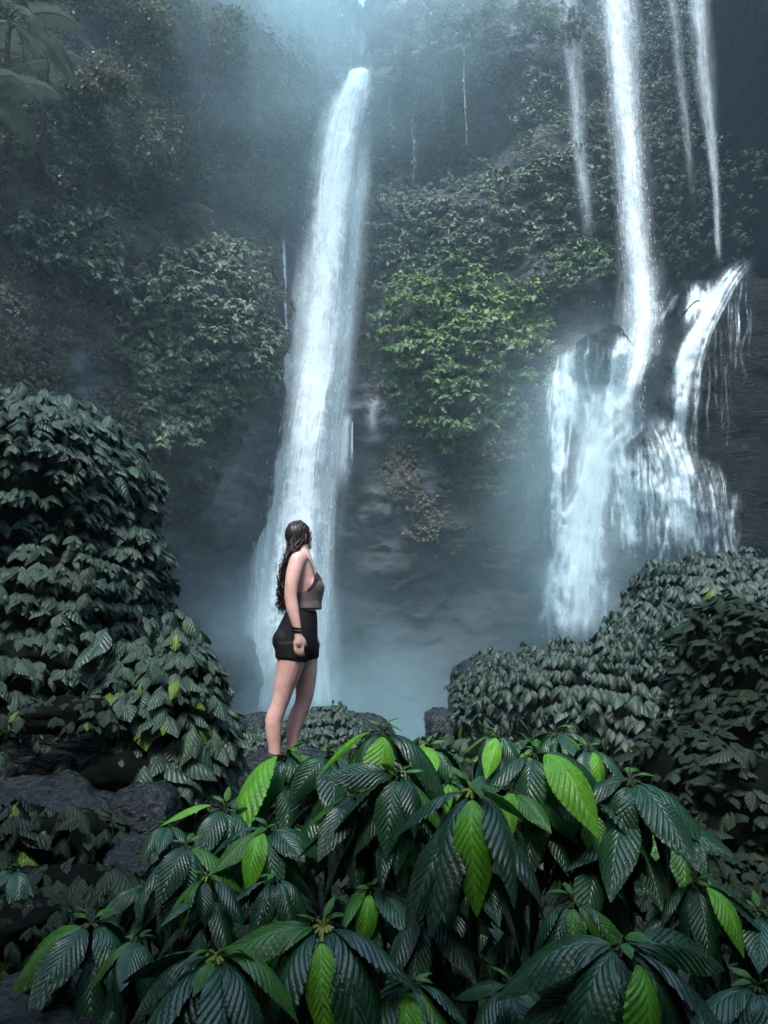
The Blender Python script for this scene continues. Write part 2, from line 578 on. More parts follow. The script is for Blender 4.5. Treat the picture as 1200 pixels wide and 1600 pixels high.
gx = np.concatenate([np.linspace(-118, -16, 12)[:-1], np.linspace(-16, 16, 110), np.linspace(16, 118, 12)[1:]])
gy = np.concatenate([np.linspace(-118, -3, 10)[:-1], np.linspace(-3, 44, 130), np.linspace(44, 118, 8)[1:]])
GX, GY = np.meshgrid(gx, gy)
GZ = ground_z(GX.ravel(), GY.ravel())
g3 = np.stack([GX.ravel(), GY.ravel(), GZ], -1)
g3[:, 2] += .18 * fbm(g3 * (.8, .8, 0) + (0, 0, 3), 5, 4)
nr, nc = GX.shape
ii, jj = np.meshgrid(np.arange(nr - 1), np.arange(nc - 1), indexing='ij')
GF = np.stack([ii * nc + jj, ii * nc + jj + 1, (ii + 1) * nc + jj + 1, (ii + 1) * nc + jj], -1).reshape(-1, 4)
tag(link('ground', mesh_np('ground', g3, GF, M_ground)), kind='structure')

mw, ntw = new_mat('pool_water')
prw = N(ntw, 'ShaderNodeBsdfPrincipled')
prw.inputs['Base Color'].default_value = (.10, .16, .17, 1)
prw.inputs['Roughness'].default_value = .25
nzw = N(ntw, 'ShaderNodeTexNoise', i_Scale=2.5, i_Detail=4.0)
bpw = N(ntw, 'ShaderNodeBump', i_Strength=.4, i_Distance=.1)
L(ntw, nzw.outputs[0], bpw.inputs['Height']); L(ntw, bpw.outputs[0], prw.inputs['Normal'])
L(ntw, prw.outputs[0], N(ntw, 'ShaderNodeOutputMaterial').inputs[0])
pu, pv = np.meshgrid(np.linspace(-17, 17, 60), np.linspace(12.5, 43, 60))
pz = POOL_Z + .05 * fbm(np.stack([pu.ravel(), pv.ravel(), 0 * pu.ravel()], -1), 8, 3)
nr, nc = pu.shape
ii, jj = np.meshgrid(np.arange(nr - 1), np.arange(nc - 1), indexing='ij')
PF = np.stack([ii * nc + jj, ii * nc + jj + 1, (ii + 1) * nc + jj + 1, (ii + 1) * nc + jj], -1).reshape(-1, 4)
tag(link('pool', mesh_np('pool', np.stack([pu.ravel(), pv.ravel(), pz], -1), PF, mw)), kind='structure')

# ------------------------------------------------------------ rocks
SOLIDS_V, SOLIDS_F, SOLN = [CV.reshape(-1, 3)], [CF], [len(CV.reshape(-1, 3))]


def sphere_grid(nu, nv):
    th = np.linspace(0, 2 * np.pi, nu, endpoint=False)
    ph = np.linspace(-np.pi / 2, np.pi / 2, nv)
    T, H = np.meshgrid(th, ph)
    V = np.stack([np.cos(H) * np.cos(T), np.cos(H) * np.sin(T), np.sin(H)], -1).reshape(-1, 3)
    i, j = np.meshgrid(np.arange(nv - 1), np.arange(nu), indexing='ij')
    j2 = (j + 1) % nu
    F = np.stack([i * nu + j, i * nu + j2, (i + 1) * nu + j2, (i + 1) * nu + j], -1).reshape(-1, 4)
    return V, F


def superell(V, e):
    r = (np.abs(V) ** e).sum(1) ** (-1 / e)
    return V * r[:, None]


def rock(name, label, cat, u, v, Y, rw, rh, rd, mat, e=2.6, rough=.22, seed=0, tilt=0, yaw=0, res=(64, 40), group=None, solid=False, freq=1.0, terr=0.0):
    """boulder: centre pixel and distance, half width / height in pixels there, half depth in metres"""
    c = P(u, v, Y)
    s = np.array((rw * px(Y), rd, rh * px(Y)))
    V, F = sphere_grid(*res)
    D = superell(V, e)
    q = D * s / max(s[0], s[2])
    n = fbm(q * 1.3 * freq + seed * 7.7, seed, 3)
    rdg = 1 - np.abs(fbm(q * (2.2, 2.2, 3.2) * freq + seed * 3.1, seed + 5, 3))
    D = D * (1 + rough * (n * .8 + (rdg - .6) * .7) + rough * .18 * fbm(q * 9 * freq, seed + 9, 3))[:, None]
    if terr:
        z = D[:, 2]
        k = 5.0 * freq
        zt = (np.floor(z * k) + smooth(z * k - np.floor(z * k), .3, .7)) / k
        D[:, 2] = z * (1 - terr) + zt * terr
    D = D * s
    Rm = np.array(Matrix.Rotation(R(tilt), 3, 'Y') @ Matrix.Rotation(R(yaw), 3, 'Z'))
    D = D @ Rm.T
    o = link(name, mesh_np(name, D, F, mat), loc=c)
    tag(o, label, cat, group)
    if solid:
        SOLIDS_V.append(D + c); SOLIDS_F.append(F + sum(SOLN)); SOLN.append(len(D))
    return o


# the right-hand falls: rock masses the water runs over
rock('rock_outcrop', 'tall black wet rock wall at the right edge that the upper stream slides down', 'rock', 1180, 690, 31.5, 112, 262, 4.0, M_wet, 3.2, .16, 3, tilt=4, res=(110, 110), solid=True, freq=1.6, terr=.4)
rock('rock_outcrop', 'dark rounded rock shoulder between the plunging fall and the sliding stream', 'rock', 1078, 590, 31.2, 58, 115, 2.2, M_wet, 2.6, .2, 5, tilt=20, res=(90, 80), solid=True, freq=1.5, terr=.4)
rock('boulder', 'black boulder at the lip of the cascade left of the plunging fall', 'boulder', 940, 560, 32.5, 42, 40, 1.6, M_wet, 2.6, .2, 8, res=(80, 60), solid=True, freq=1.3)
rock('rock_outcrop', 'broad stepped rock face behind the white cascade', 'rock', 935, 800, 35.0, 95, 240, 3.0, M_ledge, 3.4, .2, 11, res=(110, 120), solid=True, freq=2.0, terr=.8)
rock('rock_outcrop', 'dark stepped rock under the cascade shelf, right of the white chutes', 'rock', 1050, 770, 32.0, 62, 115, 2.0, M_wet, 3.2, .2, 14, res=(90, 90), solid=True, freq=1.8, terr=.6)
rock('rock_outcrop', 'small rounded ledge at the foot of the black wall where water spills over', 'rock', 1100, 770, 30.0, 34, 48, 1.2, M_wet, 3.0, .18, 17, res=(64, 50), solid=True, terr=.5)
rock('rock_outcrop', 'flat wet shelf low on the black wall at the right edge', 'rock', 1150, 790, 29.5, 40, 36, 1.2, M_wet, 3.4, .16, 19, res=(64, 50), solid=True, terr=.6)

BV = BVHTree.FromPolygons(np.concatenate(SOLIDS_V).tolist(), np.concatenate(SOLIDS_F).tolist())


def hits(uv):
    """cast photograph pixels on the cliff and its rocks: points, normals"""
    o = Vector((0, 0, CZ))
    Pn, Nn = np.zeros((len(uv), 3)), np.zeros((len(uv), 3))
    ok = np.zeros(len(uv), bool)
    for i, (u, v) in enumerate(uv):
        d = Vector(ray(u, v))
        h = BV.ray_cast(o, d)
        if h[0] is None: continue
        ok[i] = True
        Pn[i] = h[0]
        n = h[1]
        if n.dot(d) > 0: n = -n
        Nn[i] = n
    return Pn, Nn, ok


# near rocks
rock('boulder', 'big dark boulder the woman stands on, mostly hidden by leaves', 'boulder', 452, 1262, 5.3, 92, 82, .55, M_boulder, 2.8, .07, 21, res=(80, 50))
rock('boulder', 'smooth dark wet boulder left of the feet of the woman', 'boulder', 345, 1250, 4.7, 66, 34, .4, M_boulder, 2.4, .12, 22)
rock('boulder', 'grey ridged boulder in front of the leafy shrub, catching the light', 'boulder', 300, 1225, 4.2, 36, 32, .25, M_boulder, 2.4, .25, 23)
rock('boulder', 'blue-grey pointed boulder left of the large front leaves', 'boulder', 222, 1278, 3.5, 46, 42, .22, M_boulder, 2.6, .2, 24)
rock('boulder', 'lower blue-grey boulder below the pointed one', 'boulder', 225, 1345, 3.0, 44, 34, .2, M_boulder, 2.4, .25, 25)
rock('boulder', 'wide rough boulder at the left with small plants growing on it', 'boulder', 95, 1290, 3.6, 110, 60, .35, M_boulder, 2.6, .25, 26)
rock('boulder', 'dark flat-topped overhanging slab under the leafy bank', 'boulder', 130, 1168, 4.4, 105, 46, .4, M_wet, 3.4, .12, 27, tilt=-3)
rock('boulder', 'pale blue stone at the left edge under the dark slab', 'boulder', 8, 1222, 3.9, 26, 24, .2, M_boulder, 2.3, .25, 28)
rock('boulder', 'dark wet boulder in the bottom left corner', 'boulder', 70, 1600, 1.7, 120, 46, .2, M_boulder, 2.8, .2, 29)
rock('boulder', 'dim boulder between the wide rough one and the bottom left corner', 'boulder', 70, 1440, 2.9, 100, 60, .3, M_wet, 2.8, .25, 30)
rock('boulder', 'rounded dark boulder with a bare top beside the pool, right of the small green mound', 'boulder', 570, 1150, 17.0, 46, 34, .9, M_boulder, 2.2, .15, 31)
rock('boulder', 'low dark boulder beside the pool behind the legs of the woman', 'boulder', 402, 1150, 15.5, 30, 34, .7, M_boulder, 2.3, .15, 32)
rock('boulder', 'misty boulder at the edge of the pool left of the right hedge', 'boulder', 690, 1140, 19.0, 26, 30, .8, M_boulder, 2.2, .2, 33)
rock('boulder', 'dark bare rock face at the far left end of the right hedge', 'boulder', 752, 1088, 13.0, 50, 60, .9, M_boulder, 2.4, .15, 34)

# ------------------------------------------------------------ leaves
# templates: y runs from base to tip, x across, z up; all of length 1
def leaf_grid(ns, nt_, width=.42, droop=.9, pleat=0.0, nple=10, fold=.25, serr=0.0, peak=.42, hang=0):
    s = np.linspace(0, 1, ns + 1)
    t = np.linspace(-1, 1, nt_ + 1)
    S, T = np.meshgrid(s, t, indexing='ij')
    k = math.log(.5) / math.log(peak)
    wd = np.sin(np.pi * np.clip(S, 0, 1) ** k) ** .85
    wd = wd * (1 - .35 * S ** 6) + .02
    wd[-1] = .0; 
    X = .5 * width * wd * T
    if serr:
        X = X * (1 + serr * (np.abs(T) > .9) * (((S * nple * 2.2) % 1) - .5))
    ph = S - .30 * np.abs(T) * wd
    Z = pleat * (np.abs(np.sin(np.pi * nple * ph)) - .5) * np.minimum(1, 2.5 * np.abs(T)) * wd * (1 - .5 * (np.abs(T) > .95))
    Z = Z - fold * np.abs(X) * 1.0 + .45 * fold * np.minimum(np.abs(X), .06)
    Z = Z - .8 * X ** 2
    # bend along an arc
    if hang:
        a1 = droop * (1 - (1 - s) ** hang)
        am = droop * (1 - (1 - (s[:-1] + s[1:]) / 2) ** hang)
        c1 = np.concatenate(([0], np.cumsum(np.cos(am) * np.diff(s))))
        c2 = -np.concatenate(([0], np.cumsum(np.sin(am) * np.diff(s))))
        ang = np.broadcast_to(a1[:, None], S.shape)
        cy_, cz_ = np.broadcast_to(c1[:, None], S.shape), np.broadcast_to(c2[:, None], S.shape)
    else:
        ang = droop * S
        cy_, cz_ = np.sin(ang) / droop, -(1 - np.cos(ang)) / droop
    Yv = cy_ + np.sin(ang) * Z
    Zv = cz_ + np.cos(ang) * Z
    V = np.stack([X, Yv, Zv], -1).reshape(-1, 3)
    n2 = nt_ + 1
    i, j = np.meshgrid(np.arange(ns), np.arange(nt_), indexing='ij')
    F = np.stack([i * n2 + j, i * n2 + j + 1, (i + 1) * n2 + j + 1, (i + 1) * n2 + j], -1).reshape(-1, 4)
    UV = np.stack([(T.ravel() + 1) / 2, S.ravel()], -1)
    return V, F, UV


def basis(d, up):
    """rotation columns x, y, z from leaf axis d and a rough up"""
    y = unit(d)
    x = unit(np.cross(y, up))
    z = np.cross(x, y)
    return np.stack([x, y, z], -1)          # (n,3,3) columns


def batch(name, tpl, Pn, B, Ls, var, mat, wid=None):
    """many leaves as one mesh"""
    V, F, UV = tpl
    n = len(Pn)
    sc_ = np.repeat(Ls[:, None], 3, 1)
    if wid is not None: sc_[:, 0] *= wid
    W = np.einsum('nij,nkj->nki', B, V[None] * sc_[:, None, :]) + Pn[:, None]
    Fo = (F[None] + (np.arange(n) * len(V))[:, None, None]).reshape(-1, F.shape[1])
    return mesh_np(name, W.reshape(-1, 3), Fo, mat, uv=np.tile(UV, (n, 1)), attrs={'var': np.repeat(var, len(V))})


T_MID = [leaf_grid(5, 4, .55, d, 0, fold=.5) for d in (.7, 1.1)]
T_MED = leaf_grid(4, 2, .55, 1.0, 0, fold=.5)
T_LOW = leaf_grid(3, 2, .55, .9, 0, fold=.5)
T_COV = leaf_grid(2, 2, .6, .9, 0, fold=.5)
T_TINY = (np.array([(0, 0, 0), (-.3, .45, -.08), (0, 1, -.35), (.3, .45, -.08)], float), np.array([(0, 3, 2), (0, 2, 1)]), np.array([(.5, 0), (0, .5), (.5, 1), (1, .5)], float))


def clusters(Pn, Nn, size, k=(3, 6), spread=1.5, pitch=(-.9, -.1), up_tilt=.25, jit=.35):
    """drooping whorls of leaves on points with outward normals: base points, bases, lengths"""
    kk = rng.integers(k[0], k[1] + 1, len(Pn))
    idx = np.repeat(np.arange(len(Pn)), kk)
    n = len(idx)
    Nh = Nn.copy()
    Nh[:, 2] *= .25
    Nh = unit(Nh + 1e-6)
    az0 = np.arctan2(Nh[idx, 1], Nh[idx, 0])
    # spread evenly round the outward direction, with some noise
    order = np.concatenate([np.arange(c) for c in kk])
    fr = (order + .5) / kk[idx] - .5
    az = az0 + fr * 2 * spread + rng.normal(0, .2, n)
    el = rng.uniform(pitch[0], pitch[1], n)
    d = np.stack([np.cos(az) * np.cos(el), np.sin(az) * np.cos(el), np.sin(el)], -1)
    up = np.array((0, 0, 1.0))[None] + up_tilt * Nh[idx] + rng.normal(0, .22, (n, 3))
    B = basis(d, up)
    s = np.broadcast_to(size, (len(Pn),))[idx] * np.exp(rng.normal(0, jit * .6, n))
    return Pn[idx] + rng.normal(0, .06, (n, 3)) * s[:, None], B, s, idx


def leaf_objs(meshes, Pn, B, Ls, parent, choose=None, wid=None):
    """each leaf an object of its own under parent"""
    loc = np.array(parent.location) if parent.parent is None else np.zeros(3)
    for i in range(len(Pn)):
        me = meshes[choose[i] if choose is not None else i % len(meshes)]
        o = bpy.data.objects.new('leaf', me)
        Mx = np.eye(4)
        s3 = np.array((Ls[i] * (wid[i] if wid is not None else 1), Ls[i], Ls[i]))
        Mx[:3, :3] = B[i] * s3[None, :]
        Mx[:3, 3] = Pn[i] - loc
        o.parent = parent
        o.matrix_basis = Matrix(Mx.tolist())
        col.objects.link(o)


def split_mass(root, Pn, B, Ls, var, tpl, mat, omesh, nobj, hide=None):
    """largest leaves in view become parts, the rest one stuff part"""
    loc = np.array(root.location)
    score = Ls / np.linalg.norm(Pn - (0, 0, CZ), axis=1)
    if hide is not None: score = score * np.where(hide, .01, 1)
    od = np.argsort(-score)
    a, b = od[:nobj], od[nobj:]
    ch = (var[a] > .82).astype(int) if len(omesh) > 1 else None
    if nobj:
        leaf_objs(omesh, Pn[a], B[a], Ls[a], root, choose=ch)
    if len(b):
        o = link('foliage', batch('foliage', tpl, Pn[b] - loc, B[b], Ls[b], var[b], mat), root)
        o['kind'] = 'stuff'


# leaf materials
LM_bank = leaf_material('bank_leaf', (.012, .034, .022), (.034, .075, .042), .32, .18, veins=7, vein_bump=.5)
LM_bank_o = leaf_material('bank_leaf_single', (.012, .034, .022), (.034, .075, .042), .32, .18, veins=7, vein_bump=.5, source='obj')
LM_young_o = leaf_material('young_leaf_single', (.08, .17, .02), (.14, .27, .03), .35, .35, veins=8, vein_bump=.5, source='obj')
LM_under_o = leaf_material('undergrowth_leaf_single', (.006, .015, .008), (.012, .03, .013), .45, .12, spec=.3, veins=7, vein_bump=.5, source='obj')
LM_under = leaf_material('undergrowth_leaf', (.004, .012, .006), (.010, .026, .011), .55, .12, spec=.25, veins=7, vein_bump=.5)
LM_hedge = leaf_material('hedge_leaf', (.016, .036, .027), (.036, .070, .046), .42, .18, veins=6, vein_bump=.35)
LM_hedge_o = leaf_material('hedge_leaf_single', (.016, .036, .027), (.036, .070, .046), .42, .18, veins=6, vein_bump=.35, source='obj')
LM_cl = leaf_material('cliff_leaf', (.045, .07, .045), (.19, .24, .14), .45, .2, veins=0)
LM_cl_o = leaf_material('cliff_leaf_single', (.045, .07, .045), (.17, .21, .125), .45, .2, veins=0, source='obj')
LM_brt = leaf_material('bright_vine_leaf', (.045, .08, .045), (.18, .32, .06), .45, .3, veins=0)
LM_brt_o = leaf_material('bright_vine_leaf_single', (.06, .11, .055), (.14, .25, .07), .45, .3, veins=0, source='obj')
LM_brown = leaf_material('rusty_leaf', (.045, .045, .025), (.17, .15, .085), .55, .2, veins=0)
LM_tree = leaf_material('tree_leaf', (.055, .07, .05), (.27, .30, .19), .5, .3, veins=0)
LM_moss = leaf_material('moss_leaf', (.03, .04, .015), (.08, .09, .03), .6, .2, veins=0)
LM_fern = leaf_material('fern_leaf', (.06, .085, .06), (.15, .19, .13), .5, .3, veins=0)


def om(name, tpl, mat):
    return mesh_np(name, tpl[0], tpl[1], mat, uv=tpl[2], attrs={'var': np.full(len(tpl[0]), .5)})


# ------------------------------------------------------------ banks and hedges near the camera
def blob_surface(ells, n, seed, rowstep=None, e=2.6, lump=.10):
    """points on the outside of a union of ellipsoids (u, v, Y, rw, rh, rd), thinned to tiers"""
    C = [P(u, v, Y) for (u, v, Y, *_r) in ells]
    S = [np.array((rw * px(Y), rd, rh * px(Y))) for (u, v, Y, rw, rh, rd) in ells]
    area = np.array([s[0] * s[2] + s[1] * s[2] for s in S])
    outP, outN = [], []
    for c, s, ar in zip(C, S, area):
        m = int(n * ar / area.sum() * 2.2)
        D = superell(unit(rng.normal(0, 1, (m, 3))), e)
        D = D * (1 + lump * fbm(D * 1.6 + seed, seed, 3))[:, None]
        p = c + D * s
        nr_ = unit(np.sign(D) * np.abs(D) ** (e - 1) / s)
        keep = (nr_[:, 1] < .35) & (nr_[:, 2] > -.75)
        for c2, s2 in zip(C, S):
            if c2 is c: continue
            keep &= (np.abs((p - c2) / s2) ** e).sum(1) > .88
        outP.append(p[keep]); outN.append(nr_[keep])
    Pn, Nn = np.concatenate(outP), np.concatenate(outN)
    if rowstep:
        # pull clusters towards wavering tiers
        wav = .35 * rowstep * fbm(Pn * (1.1 / rowstep * .12), seed + 3, 2) * 4
        z = Pn[:, 2] + wav
        t = np.round(z / rowstep) * rowstep
        Pn = Pn.copy()
        Pn[:, 2] += (t - z) * .6
    return Pn, Nn


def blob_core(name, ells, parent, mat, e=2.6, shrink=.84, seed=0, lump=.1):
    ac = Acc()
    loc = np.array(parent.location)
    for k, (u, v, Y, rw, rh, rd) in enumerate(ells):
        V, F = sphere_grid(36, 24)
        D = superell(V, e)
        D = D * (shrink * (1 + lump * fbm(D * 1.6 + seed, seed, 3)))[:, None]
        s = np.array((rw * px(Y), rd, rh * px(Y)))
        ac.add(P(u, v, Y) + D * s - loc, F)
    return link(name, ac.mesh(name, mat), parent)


def leafy(name, label, cat, ells, n, size, mats, seed, nobj=300, rowstep=None, k=(3, 5), young=.06, e=2.6, lump=.1, spread=1.6, pitch=(-1.0, -.15), group=None, dens_dark=None):
    Y0 = ells[0][2]
    root = empty(name, (P(ells[0][0], ells[0][1], Y0)[0], Y0, ground_z(np.array([P(ells[0][0], 0, Y0)[0]]), np.array([Y0]))[0]))
    tag(root, label, cat, group)
    Pn, Nn = blob_surface(ells, n, seed, rowstep, e, lump)
    gap = fbm(Pn * (.45 / size), seed + 40, 3)
    keep = gap > -1.0
    Pn, Nn = Pn[keep], Nn[keep]
    stray = rng.random(len(Pn)) < .08      # sprigs that stick out of the outline
    Pn = Pn + Nn * (stray * rng.random(len(Pn)) * size * .8)[:, None] + stray[:, None] * np.array((0, 0, size * .4))
    sz = size * (1 + .45 * fbm(Pn * .9, seed + 50, 2))
    p, B, s, idx = clusters(Pn, Nn, sz, k, spread, pitch)
    var = np.clip(rng.beta(1.6, 2.5, len(s)), 0, 1)
    yl = rng.random(len(s)) < young
    var = np.where(yl, 1.0, np.minimum(var, .8))
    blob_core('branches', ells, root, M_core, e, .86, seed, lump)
    tplo = [om('leaf', T_MID[0], mats[1]), om('leaf', T_MID[1], LM_young_o)]
    back = np.einsum('ij,ij->i', Nn[idx], p - (0, 0, CZ)) > 0
    split_mass(root, p, B, s, var, T_MID[1] if size > .15 else T_MED, mats[0], tplo, nobj, hide=back)
    return root


leafy('leafy_bank', 'tall bank of drooping dark green leaves in tiers, at the left edge', 'bush',
      [(0, 890, 5.6, 195, 240, 1.2), (135, 800, 6.1, 78, 128, .9), (115, 1000, 5.2, 98, 130, .8), (30, 1090, 4.6, 130, 90, .6), (60, 706, 5.8, 120, 50, .7), (188, 765, 6.0, 48, 46, .5), (200, 885, 5.7, 54, 52, .5)],
      5600, .108, (LM_bank, LM_bank_o), 101, rowstep=.17, young=.02, e=3.2, lump=.14)
leafy('leafy_shrub', 'large-leaved shrub with a few pale young leaves, between the bank and the woman', 'shrub',
      [(272, 1130, 4.3, 70, 108, .45), (225, 1080, 4.5, 56, 80, .4), (335, 1160, 4.2, 30, 50, .25)],
      420, .165, (LM_bank, LM_bank_o), 102, k=(4, 6), young=.07, lump=.16)
leafy('leafy_shrub', 'low leafy plant spreading over the boulders below the dark slab', 'shrub',
      [(200, 1205, 3.9, 60, 40, .25), (270, 1200, 4.0, 50, 34, .2)],
      46, .15, (LM_bank, LM_bank_o), 103, k=(3, 5), young=.06, lump=.2)
for lab, uu, vv, YY, rw_, rh_, nn, sd_ in (
        ('little leafy plant growing on the wide rough boulder at the left', 120, 1295, 3.2, 60, 26, 26, 121),
        ('small leafy plant at the left edge below the blue stone', 15, 1300, 3.1, 40, 40, 24, 122),
        ('dim leafy plant between the lower boulders at the left', 130, 1390, 2.7, 80, 34, 40, 123),
        ('dark leafy plant at the left edge above the bottom corner', 30, 1450, 2.3, 70, 40, 36, 124),
        ('small leafy plant hanging over the front of the dark slab', 100, 1120, 3.8, 80, 30, 46, 125)):
    leafy('leafy_shrub', lab, 'shrub', [(uu, vv, YY, rw_, rh_, .14)], nn, .075, (LM_under, LM_under_o), sd_, k=(3, 5), young=.04, lump=.25)
leafy('leafy_hedge', 'long hedge of drooping grey-green leaves in rows, right of the pool', 'hedge',
      [(960, 1125, 8.6, 190, 100, 1.6), (1110, 1100, 8.4, 150, 112, 1.6), (850, 1105, 9.4, 100, 74, 1.4), (1060, 1030, 9.2, 100, 56, 1.2)],
      4200, .155, (LM_hedge, LM_hedge_o), 104, rowstep=.21, lump=.16, k=(4, 6), young=.02, pitch=(-1.1, -.3))
leafy('leafy_mound', 'rounded mound of small drooping leaves standing above the hedge at the right edge', 'bush',
      [(1120, 965, 11.5, 120, 90, 1.8), (1190, 990, 11.0, 100, 120, 1.6), (1050, 1010, 10.8, 90, 60, 1.2)],
      3600, .15, (LM_hedge, LM_hedge_o), 105, rowstep=.20, lump=.15, k=(4, 6), young=.03, pitch=(-1.1, -.3))
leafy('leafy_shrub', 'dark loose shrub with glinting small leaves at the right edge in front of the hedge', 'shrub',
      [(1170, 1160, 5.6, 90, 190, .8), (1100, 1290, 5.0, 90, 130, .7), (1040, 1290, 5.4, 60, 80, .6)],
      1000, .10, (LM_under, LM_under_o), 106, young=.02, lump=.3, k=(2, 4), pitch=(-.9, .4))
leafy('leafy_mound', 'small rounded green mound behind the legs of the woman', 'bush',
      [(508, 1165, 14.0, 66, 54, .9), (450, 1180, 13.6, 60, 46, .8)],
      1300, .105, (LM_hedge, LM_hedge_o), 107, nobj=0, k=(3, 5), young=.04, rowstep=.13)
leafy('leafy_mound', 'pale green bushy end of the hedge above the dark rock face', 'bush',
      [(785, 1085, 11.0, 42, 62, .9), (750, 1100, 12.0, 40, 46, .8)],
      700, .12, (LM_hedge, LM_hedge_o), 108, nobj=0, k=(3, 5), young=.18)
leafy('leafy_shrub', 'yellow-green low shrub just behind the front leaves, right of the woman', 'shrub',
      [(720, 1185, 4.6, 70, 34, .3), (820, 1185, 4.6, 60, 36, .3)],
      210, .09, (LM_bank, LM_bank_o), 109, young=.4, lump=.25, nobj=200)

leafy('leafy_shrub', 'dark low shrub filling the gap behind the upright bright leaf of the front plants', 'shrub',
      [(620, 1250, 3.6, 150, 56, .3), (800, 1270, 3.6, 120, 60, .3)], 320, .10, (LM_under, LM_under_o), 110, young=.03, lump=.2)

# ------------------------------------------------------------ foliage on the cliff
def cliff_points(poly, n, edge_noise=18, seed=0):
    poly = np.asarray(poly, float)
    lo, hi = poly.min(0) - 10, poly.max(0) + 10
    uv = rng.uniform(lo, hi, (int(n * (hi - lo).prod() / poly_area(poly)), 2))
    q = np.stack([uv[:, 0] / 40, uv[:, 1] / 40, np.full(len(uv), seed * 1.7)], -1)
    wob = np.stack([fbm(q, seed, 3), fbm(q + 50, seed + 1, 3)], -1) * edge_noise
    return uv[in_poly(uv + wob, poly)]


def poly_area(p):
    x, y = p[:, 0], p[:, 1]
    return abs(np.dot(x, np.roll(y, 1)) - np.dot(y, np.roll(x, 1))) / 2


def cliff_mass(name, label, cat, poly, n, lpx, mat, seed, bulge=.8, tpl=T_LOW, k=(3, 5), gap=-.5, gapscale=14.0, kind=None, nobj=0, omesh=None, rows=0, edge=18, bright_top=0.0, pitch=(-1.0, 0.0), vb=(1.5, 2.5), group=None, spread=1.7):
    uv = cliff_points(poly, int(n * 2.8), edge, seed)
    if rows:
        wv = rows * 1.4 * fbm(np.stack([uv[:, 0] / (rows * 7), uv[:, 1] / (rows * 7), 0 * uv[:, 0]], -1), seed + 3, 2)
        t = uv[:, 1] + wv
        uv[:, 1] += (np.round(t / rows) * rows - t) * .7
    q = np.stack([uv[:, 0] / gapscale, uv[:, 1] / gapscale, np.full(len(uv), 3.3 + seed)], -1)
    g = fbm(q * .5, seed + 7, 3)
    uv = uv[g > gap]
    g = g[g > gap]
    Pn, Nn, ok = hits(uv)
    Pn, Nn, uv, g = Pn[ok], Nn[ok], uv[ok], g[ok]
    Y = Pn[:, 1]
    d = unit(Pn - (0, 0, CZ))
    # fuller in the middle of each clump
    lump = bulge * np.clip(.45 + .6 * g, .05, 1.4) + .25 * rng.random(len(Pn)) * bulge
    Pn = Pn + Nn * lump[:, None]
    Nn = unit(Nn - .5 * d)
    size = .68 * lpx * px(Y)
    p, B, s, idx = clusters(Pn, Nn, size, k, spread, pitch, jit=.45)
    var = np.clip(rng.beta(*vb, len(s)), 0, 1)
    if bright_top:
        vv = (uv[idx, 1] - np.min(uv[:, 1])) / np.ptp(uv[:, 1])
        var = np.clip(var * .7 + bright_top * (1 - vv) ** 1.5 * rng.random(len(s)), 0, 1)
    if kind == 'stuff':
        o = link(name, batch(name, tpl, p, B, s, var, mat))
        tag(o, label, None, group, 'stuff')
        return o
    c = Pn.mean(0)
    root = empty(name, (c[0], c[1], Pn[:, 2].min()))
    tag(root, label, cat, group)
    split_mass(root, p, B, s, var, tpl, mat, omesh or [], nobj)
    return root


O_cl = [om('leaf', T_LOW, LM_cl_o)]
O_br = [om('leaf', T_LOW, LM_brt_o)]
# broad-leaved hanging masses
cliff_mass('climbing_vine', 'big hanging mass of bright green drooping leaves in the middle of the cliff', 'vine',
           [(600, 475), (650, 440), (690, 460), (745, 435), (830, 455), (850, 520), (855, 575), (800, 640), (740, 700), (690, 700), (660, 690), (625, 640), (615, 560), (605, 510)],
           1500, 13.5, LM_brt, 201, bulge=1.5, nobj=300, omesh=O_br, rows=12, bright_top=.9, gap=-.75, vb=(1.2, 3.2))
cliff_mass('climbing_vine', 'small round olive clump on the cliff above the bright green mass', 'vine',
           [(655, 395), (690, 378), (725, 392), (728, 420), (690, 445), (660, 425)], 110, 12, LM_brt, 202, bulge=1.4, vb=(1, 4), edge=6)
cliff_mass('climbing_vine', 'small pale green tuft rising out of the top of the bright green mass', 'vine',
           [(710, 445), (730, 425), (760, 435), (765, 465), (720, 475)], 70, 12, LM_brt, 203, bulge=1.7, vb=(2, 2), edge=5)
cliff_mass('climbing_vine', 'large mass of grey-green drooping leaves on the cliff left of the main waterfall', 'vine',
           [(200, 450), (290, 390), (360, 380), (405, 430), (425, 500), (410, 570), (370, 620), (330, 660), (290, 705), (235, 690), (195, 640), (180, 560)],
           1900, 13.5, LM_cl, 204, bulge=1.2, nobj=300, omesh=O_cl, rows=13, gap=-.7, vb=(2, 2.2))
cliff_mass('climbing_vine', 'hazy band of drooping leaves across the cliff right of the top of the main waterfall', 'vine',
           [(560, 265), (620, 255), (720, 280), (800, 270), (880, 240), (905, 330), (880, 380), (820, 400), (760, 440), (700, 400), (640, 440), (560, 480), (545, 400)],
           2300, 11, LM_cl, 205, tpl=T_COV, bulge=1.0, rows=10, gap=-.62, vb=(2, 2.4))
cliff_mass('climbing_vine', 'leafy clump hanging high on the cliff left of the thin right-hand stream', 'vine',
           [(800, 100), (850, 85), (872, 130), (865, 190), (830, 200), (805, 165)], 170, 13, LM_cl, 206, bulge=1.4, edge=10)
cliff_mass('climbing_vine', 'dark leafy strip between the two right-hand streams', 'vine',
           [(870, 190), (935, 170), (960, 260), (965, 350), (930, 390), (890, 350), (880, 260)], 300, 11, LM_cl, 207, bulge=.8, gap=-.35, vb=(1.2, 3))
